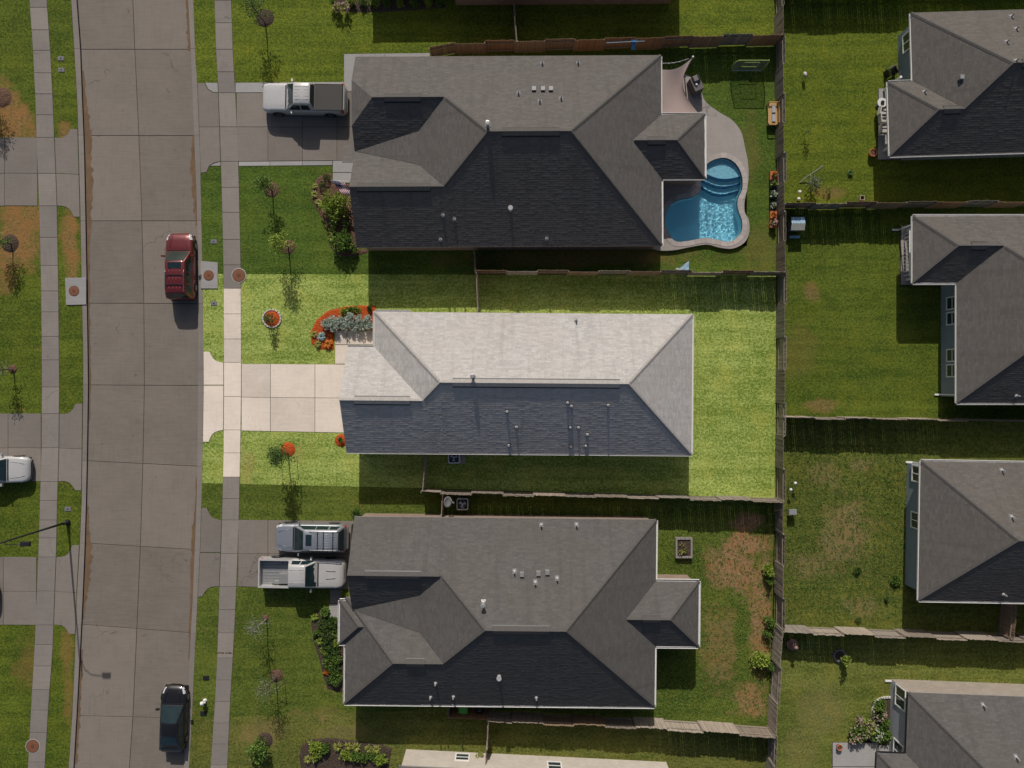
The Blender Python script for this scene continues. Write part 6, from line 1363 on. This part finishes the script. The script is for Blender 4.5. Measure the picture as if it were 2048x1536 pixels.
for sy in (-.77, .77): mb = MB(); mb.box(w.x-.36, w.x+.30, w.y+sy-.03, w.y+sy+.03, .60, .65); mb.build('armrest', MT['pine'], t)
for sy in (-.31, .33): mb = MB(); mb.box(w.x-.12, w.x+.16, w.y+sy-.28, w.y+sy+.28, .42, .52, taper=.03); mb.build('cushion', m_plain('grey_cushion', (.36, .36, .39), .9), t)
for k, (y_, m, pm) in enumerate(((350, 'leaforange', 'terracotta'), (368, 'leaflime', 'black'), (388, 'leafsilver', 'black'), (413, 'petalwhite', 'black'), (430, 'leaforange', 'terracotta'), (446, 'petalpink', 'terracotta'))):
    w = G(1548, y_, .5); t = thing('planter', 'planter box along the pool yard fence, %s from the top' % ORD[k], 'planter', (w.x, w.y, 0), 0, 'planter boxes along the pool yard fence')
    mb = MB(); mb.box(w.x-.2, w.x+.2, w.y-.27, w.y+.27, 0, .42, taper=-.03); mb.build('box', MT[pm], t); rr = random.Random(k); foliage(rr, w.x, w.y, .4, .22, .26, .3, 70, .13, 'loose').build('plant', MT[m], t); foliage(rr, w.x, w.y, .4, .18, .2, .25, 40, .12, 'loose').build('leaves', MT['leaf'], t)
# blue things
w = P(1369, 532); t = thing('folded_towel', 'pale blue patterned cloth lying on the grass below the pool', 'cloth', (w.x, w.y, 0)); rr = random.Random(2); mb = MB()
mb.grid([[Vector((w.x-.32+.62*(i/6), w.y-.28+.62*(j/6)*(.3+.7*i/6), .04+.06*rr.random())) for i in range(7)] for j in range(7)]); mb.build('cloth', MT['palebluecloth'], t, True); mb = MB(); mb.grid([[Vector((w.x-.62+.35*(i/4), w.y-.34+.2*(j/4), .03+.04*rr.random())) for i in range(5)] for j in range(5)]); mb.build('second_fold', MT['petalwhite'], t, True)
w = G(1268, 86, 1.9); t = thing('pool_net', 'blue leaf net on a pale pole laid along the brown fence', 'pool net', (w.x, w.y, 0)); mb = MB(); mb.tube([w+Vector((-1.9, .02, 1.86)), w+Vector((.2, .12, 1.88)), w+Vector((.75, .14, 1.86))], .02, 6); mb.build('pole', MT['palebluecloth'], t)
mb = MB(); mb.grid([[w+Vector((-.12+.28*i/4, .22-.5*j/5, 1.86-.42*(j/5)**1.5+.05*math.sin(i*2))) for i in range(5)] for j in range(6)]); mb.build('net_bag', MT['bluecloth'], t, True); mb = MB(); mb.tube([w+Vector((-.2, .2, 1.88)), w+Vector((.24, .2, 1.88)), w+Vector((.26, .05, 1.84)), w+Vector((-.2, .05, 1.84)), w+Vector((-.2, .2, 1.88))], .018, 5); mb.build('hoop', MT['bluecloth'], t)
w = P(1366, 1094); t = thing('raised_bed', 'grey timber raised bed with seedlings behind the lower house', 'planter', (w.x, w.y, 0)); hx, hy = .60, .72
for (x0, x1, y0, y1) in ((-hx, hx, hy-.13, hy), (-hx, hx, -hy, -hy+.13), (-hx, -hx+.13, -hy+.13, hy-.13), (hx-.13, hx, -hy+.13, hy-.13)): mb = MB(); mb.box(w.x+x0, w.x+x1, w.y+y0, w.y+y1, 0, .36); mb.build('board', MT['greyplank'], t)
mb = MB(); mb.face([(w.x-hx+.1, w.y-hy+.1, .27), (w.x+hx-.1, w.y-hy+.1, .27), (w.x+hx-.1, w.y+hy-.1, .27), (w.x-hx+.1, w.y+hy-.1, .27)]); mb.build('soil', MT['mulchdark'], t); rr = random.Random(4); foliage(rr, w.x, w.y-.1, .26, .42, .5, .22, 90, .11, 'loose').build('seedlings', MT['leafyel'], t)
# right yard things
def pot(px, py, r_, h, label, mat, plant=None, z0=0.0):
    w = G(px, py, h); t = thing('flower_pot', label, 'flower pot', (w.x, w.y, z0), 0, 'pots in the yards'); mb = MB(); mb.lathe([(r_*.65, z0), (r_*.95, z0+h*.8), (r_*1.05, z0+h*.82), (r_*1.05, z0+h), (r_*.88, z0+h), (r_*.85, z0+h*.86)], w.x, w.y, 18); mb.build('pot', MT[mat], t, True)
    mb = MB(); mb.lathe([(r_*.8, z0+h*.7), (r_*.8, z0+h*.87)], w.x, w.y, 14); mb.build('soil', MT['mulch'], t)
    if plant: foliage(random.Random(int(px)), w.x, w.y, z0+h*.85, r_*.9, r_*.9, r_*1.3, 90, .13, 'loose').build('plant', MT[plant], t)
    return t
pot(1747, 305, .27, .45, 'wide terracotta pot at the corner of the upper right patio', 'terracotta'); pot(1680, 1496, .2, .4, 'bright terracotta pot on the bottom right patio slab', 'terracotta')
w = G(1680, 1312, .2); t = thing('tyre_planter', 'dark round ring planter with a leafy plant near the pale right fence', 'planter', (w.x, w.y, 0))
for k in range(14): a = 2*math.pi*k/14; q = Vector((w.x+math.cos(a)*.40, w.y+math.sin(a)*.40, 0)); mb = MB(); mb.box(-.07, .07, -.085, .085, 0, .2, Matrix.Translation(q) @ Matrix.Rotation(a, 4, 'Z'), taper=.012); mb.build('ring_stone', MT['lid'], t)
mb = MB(); mb.lathe([(.36, 0), (.36, .1), (.1, .13)], w.x, w.y, 16); mb.build('soil', MT['mulchdark'], t); foliage(random.Random(9), w.x+.2, w.y-.1, .3, .32, .32, 1.3, 170, .2, 'loose').build('plant', MT['leaflime'], t); mb = MB(); mb.tube([(w.x, w.y, 0), (w.x+.2, w.y-.1, 1.2)], [.03, .012], 6); mb.build('stem', MT['bark'], t)
w = G(1586, 1290, .5); t = thing('tiered_fountain', 'brown tiered clay fountain in the fence shade at right', 'fountain', (w.x, w.y, 0)); mb = MB(); mb.lathe([(.28, 0), (.40, .35), (.40, .42), (.35, .40), (.1, .36)], w.x, w.y, 20); mb.build('basin', MT['copper'], t, True)
mb = MB(); mb.lathe([(.09, .3), (.08, .65), (.24, .82), (.24, .86), (.06, .84), (.05, 1.05), (.14, 1.15), (.13, 1.18), (.03, 1.2), (.02, 1.35)], w.x, w.y, 18); mb.build('upper_bowls', MT['copper'], t, True)
def patio(pts, z, mat='deck', nm='patio'):
    pv = Paving(nm, z-.015, z, MT[mat], .01)
    for q in pts: pv.slab(q)
    return pv.done()
patio([[(1756, 178), (1842, 176), (1842, 242), (1756, 243)], [(1756, 244), (1842, 243), (1842, 318), (1754, 320)]], .10, 'strip'); patio([[(1800, 452), (1925, 452), (1925, 512), (1800, 512)], [(1800, 513), (1925, 513), (1925, 570), (1800, 570)]], .12)
patio([[(1664, 1484), (1756, 1484), (1756, 1532), (1664, 1532)], [(1664, 1533), (1756, 1533), (1756, 1620), (1664, 1620)], [(1757, 1489), (1783, 1490), (1783, 1508), (1757, 1508)]], .10, 'strip'); patio([[(1815, 1050), (1870, 1050), (1868, 1170), (1813, 1170)]], .10, 'deck')
# porch posts (part of their houses)
def post(h, px, py, z1=2.6, r_=.07):
    p = P(px, py); mb = MB(); mb.box(p.x-r_, p.x+r_, p.y-r_, p.y+r_, .05, z1); mb.build('porch_post', MT['trim'], h.t)
for h, px, py in ((R1, 1766, 182), (R1, 1766, 302), (R2, 1812, 462), (R2, 1812, 560), (R4, 1752, 1515), (R3, 1822, 1168)): post(h, px, py)
for h, a, b in ((R2, (1806, 466), (1806, 556)),):
    A_, B_ = P(*a), P(*b); mb = MB(); mb.box(A_.x-.04, A_.x+.04, B_.y, A_.y, .9, .98); mb.build('porch_rail', MT['trim'], h.t)
    for k in range(12): yy = B_.y+(A_.y-B_.y)*(k+.5)/12; mb = MB(); mb.box(A_.x-.02, A_.x+.02, yy-.02, yy+.02, .15, .9); mb.build('baluster', MT['trim'], h.t)
for h, px, py in ((R1, 1804, 75), (R2, 1791, 460), (R2, 1876, 789), (R4, 1777, 1361), (R3, 1818, 924)):
    p = P(px, py); mb = MB(); mb.box(p.x-.28, p.x+.20, p.y-.06, p.y+.06, .02, .12); mb.build('downspout_shoe', MT['trim'], h.t); mb = MB(); mb.box(p.x+.16, p.x+.24, p.y-.045, p.y+.045, .12, 2.6); mb.build('downspout', MT['trim'], h.t)
def patio_chair(px, py, rz, label, cush='sunbed'):
    w = G(px, py, .6); z0 = .10; M = Matrix.Translation((w.x, w.y, z0)) @ Matrix.Rotation(R(rz), 4, 'Z'); t = thing('patio_chair', label, 'chair', (w.x, w.y, z0), R(rz), 'cushioned patio chairs')
    mb = MB(); mb.box(-.3, .3, -.3, .3, .38, .48, M, taper=.02); mb.build('seat', MT[cush], t); mb = MB(); mb.box(-.3, .3, .24, .34, .48, .92, M, taper=.02); mb.build('backrest', MT[cush], t)
    for sx in (-.27, .27):
        for sy in (-.27, .29): mb = MB(); mb.box(sx-.02, sx+.02, sy-.02, sy+.02, 0, .4, M); mb.build('leg', MT['darkmetal'], t)
        mb = MB(); mb.box(sx-.03, sx+.03, -.3, .3, .60, .63, M); mb.build('armrest', MT['darkmetal'], t)
patio_chair(1765, 224, 80, 'upper cushioned chair on the upper right patio'); patio_chair(1766, 238, 95, 'middle cushioned chair on the upper right patio'); patio_chair(1767, 259, 90, 'lower cushioned chair on the upper right patio')
w = G(1762, 207, .5); t = thing('patio_table', 'round dark topped table on the upper right patio', 'table', (w.x, w.y, .1)); mb = MB(); mb.lathe([(.33, .66), (.34, .68), (.33, .70)], w.x, w.y, 18); mb.build('top', MT['white'], t); mb = MB(); mb.lathe([(.2, .1), (.04, .14), (.04, .66)], w.x, w.y, 10); mb.build('pedestal', MT['darkmetal'], t); mb = MB(); mb.lathe([(.12, .7), (.13, .78)], w.x, w.y, 12); mb.build('bowl', MT['black'], t)
w = G(1785, 143, .5); t = thing('slatted_bench', 'dark slatted garden seat against the upper right house wall', 'bench', (w.x, w.y, 0), R(25)); M = Matrix.Translation((w.x, w.y, 0)) @ Matrix.Rotation(R(25), 4, 'Z')
for k in range(5): mb = MB(); mb.box(-.34, .34, -.22+k*.10, -.15+k*.10, .40, .44, M); mb.build('seat_slat', MT['black'], t)
for k in range(3): mb = MB(); mb.box(-.34, .34, .27, .30, .52+k*.13, .61+k*.13, M); mb.build('back_slat', MT['rail'], t)
for sx in (-.32, .32): mb = MB(); mb.box(sx-.025, sx+.025, -.24, .30, 0, .58, M); mb.build('side_frame', MT['black'], t)
def stake_light(px, py, label, r_=.11, h=.8):
    w = G(px, py, h); t = thing('garden_lamp', label, 'garden lamp', (w.x, w.y, 0), 0, 'white ball garden lamps'); mb = MB(); mb.tube([(w.x, w.y, -.1), (w.x, w.y, h-r_)], .018, 6); mb.build('stake', MT['black'], t); mb = MB(); mb.lathe([(.03, h-r_*2), (r_*.8, h-r_*1.6), (r_, h-r_), (r_*.75, h-r_*.35), (.02, h)], w.x, w.y, 14); mb.build('globe', MT['white'], t, True)
for px, py, lb in ((1592, 967, 'right hand white ball garden lamp by the rear fence'), (1583, 980, 'left hand white ball garden lamp by the rear fence'), (1601, 383, 'larger white ball ornament near the upper right fence corner'), (1599, 397, 'white ball ornament touching the upper right fence')): stake_light(px, py, lb, .12 if 'lamp' in lb else .13, .8 if 'lamp' in lb else .5)
w = G(1585, 1024, .6); t = thing('feeding_station', 'grey topped box on legs beside the rear fence', 'feeder', (w.x, w.y, 0)); mb = MB(); mb.box(w.x-.28, w.x+.28, w.y-.2, w.y+.2, .62, .70, taper=.02); mb.build('roof', MT['galv'], t); mb = MB(); mb.box(w.x-.22, w.x+.22, w.y-.15, w.y+.15, .35, .62); mb.build('box', MT['fence'], t)
for sx in (-.2, .2):
    for sy in (-.13, .13): mb = MB(); mb.box(w.x+sx-.02, w.x+sx+.02, w.y+sy-.02, w.y+sy+.02, 0, .36); mb.build('leg', MT['fence'], t)
w = G(1598, 446, 1.2); t = thing('storage_box', 'small playhouse with ribbed pale blue roof in the fence corner', 'playhouse', (w.x, w.y, 0)); mb = MB(); mb.box(w.x-.40, w.x+.40, w.y-.36, w.y+.36, 0, 1.0); mb.build('wall', MT['sidR'], t)
for k in range(8): 
    mb = MB(); x0 = w.x-.48+k*.12; mb.box(x0+.006, x0+.114, w.y, w.y+.46, 1.08, 1.14, Matrix.Identity(4)); mb.v = [Vector((v.x, v.y, v.z-(v.y-w.y)*.35)) for v in mb.v]; mb.build('roof_rib', MT['palebluecloth'], t)
    mb = MB(); mb.box(x0+.006, x0+.114, w.y-.46, w.y, 1.08, 1.14); mb.v = [Vector((v.x, v.y, v.z+(v.y-w.y)*.35)) for v in mb.v]; mb.build('roof_slat', m_plain('pale_yellow_plastic%d' % k, (.42, .42, .37), .5), t)
mb = MB(); mb.box(w.x-.30, w.x+.42, w.y-.86, w.y-.70, 0, .25); mb.build('step', MT['palebluecloth'], t)
w = G(1610, 150, .4); t = thing('garden_ornament', 'small pale bird ornament standing in the upper right lawn', 'ornament', (w.x, w.y, 0)); mb = MB(); mb.tube([(w.x, w.y, 0), (w.x, w.y, .35)], .015, 6); mb.build('stake', MT['black'], t); mb = MB(); mb.tube([(w.x-.03, w.y+.22, .36), (w.x-.02, w.y+.1, .44), (w.x, w.y-.05, .48), (w.x+.03, w.y-.2, .40)], [.05, .13, .12, .03], 10); mb.build('body', MT['sunbed'], t, True); mb = MB(); mb.tube([(w.x+.02, w.y-.15, .44), (w.x+.05, w.y-.25, .46)], [.07, .03], 8); mb.build('head', MT['copper'], t, True)
tree(1608, 270, 1.2, .3, 'thin staked sapling in the upper right lawn', 'leaflime', 60, trunk_r=.02, ls=.1, name='sapling'); tree(1620, 370, 1.3, .55, 'branching sapling near the white balls in the upper right yard', 'leafgrey', 150, 'barkpale', trunk_r=.02, sparse=True, cz=.2, name='sapling'); shrub(1702, 345, 7, 'small spiky plant in the lower part of the upper right lawn', 'leafdark', 'spiky'); shrub(1655, 380, 8, 'dry sprawling plant by the upper right fence', 'leafyel', hgt=.4, n=110)
w = P(1624, 350); t = thing('leaning_stake', 'grey weathered branch leaning in the upper right yard', 'branch', (w.x, w.y, 0)); mb = MB(); mb.tube([(w.x-.9, w.y-.55, .05), (w.x-.4, w.y-.15, .3), (w.x+.2, w.y+.2, .7), (w.x+.42, w.y+.38, .9)], [.03, .04, .05, .06], 7); mb.build('branch', MT['barkpale'], t); mb = MB(); mb.tube([(w.x-.3, w.y-.1, .34), (w.x-.35, w.y-.5, .05)], .02, 5); mb.build('prop', MT['barkpale'], t)
w = P(1722, 397); t = thing('small_crate', 'small square wooden crate by the upper right fence', 'crate', (w.x, w.y, 0))
for (x0, x1, y0, y1) in ((-.17, .17, .13, .17), (-.17, .17, -.17, -.13), (-.17, -.13, -.13, .13), (.13, .17, -.13, .13)): mb = MB(); mb.box(w.x+x0, w.x+x1, w.y+y0, w.y+y1, 0, .25); mb.build('side', MT['fencepale'], t)
mb = MB(); mb.box(w.x-.13, w.x+.13, w.y-.13, w.y+.13, .02, .08); mb.build('soil', MT['mulchdark'], t)
# flower bed of the bottom right house
bed([(1790, 1394), (1760, 1396), (1747, 1408), (1744, 1440), (1715, 1448), (1700, 1478), (1705, 1484), (1786, 1484)], 'planted bed with pale kerb beside the bottom right house', 'mulchdark')
t = thing('bed_edging', 'pale stone edging curving round the bottom right flower bed', 'edging', P(1752, 1415))
_e = [p for p in catmull([(1784, 1394), (1765, 1395), (1750, 1404), (1744, 1420), (1745, 1440)], 4, False)]
for k, (p, q) in enumerate(zip(_e, _e[1:])):
    a, b = P(p.x, p.y), P(q.x, q.y); d = b-a; M = Matrix.Translation(a.lerp(b, .5)) @ Matrix.Rotation(math.atan2(d.y, d.x), 4, 'Z'); mb = MB(); mb.box(-d.length*.46, d.length*.46, -.07, .07, -.03, .13, M, taper=.012); mb.build('edging_stone', MT['stone'], t)
for i, (x, y, r_, m, fl) in enumerate(((1720, 1466, 16, 'leaf', 'petalpink'), (1737, 1456, 15, 'leaflime', 'petalpink'), (1752, 1467, 14, 'leaf', 'petalwhite'), (1708, 1478, 9, 'leaf', 'petalpink'), (1763, 1412, 12, 'leaf', None), (1760, 1430, 12, 'leafdark', 'petalpink'), (1770, 1448, 12, 'leaf', None), (1770, 1470, 12, 'leaf', None), (1720, 1440, 6, 'leafdark', 'petalpink'))):
    shrub(x, y, r_, 'flowering shrub in the bottom right bed, %s listed from the pink group' % ORD[i] if fl else 'plain green shrub in the bottom right bed, %s down the house wall' % ORD[i-4], m, hgt=.75, flowers=fl, group='shrubs in the bottom right bed')
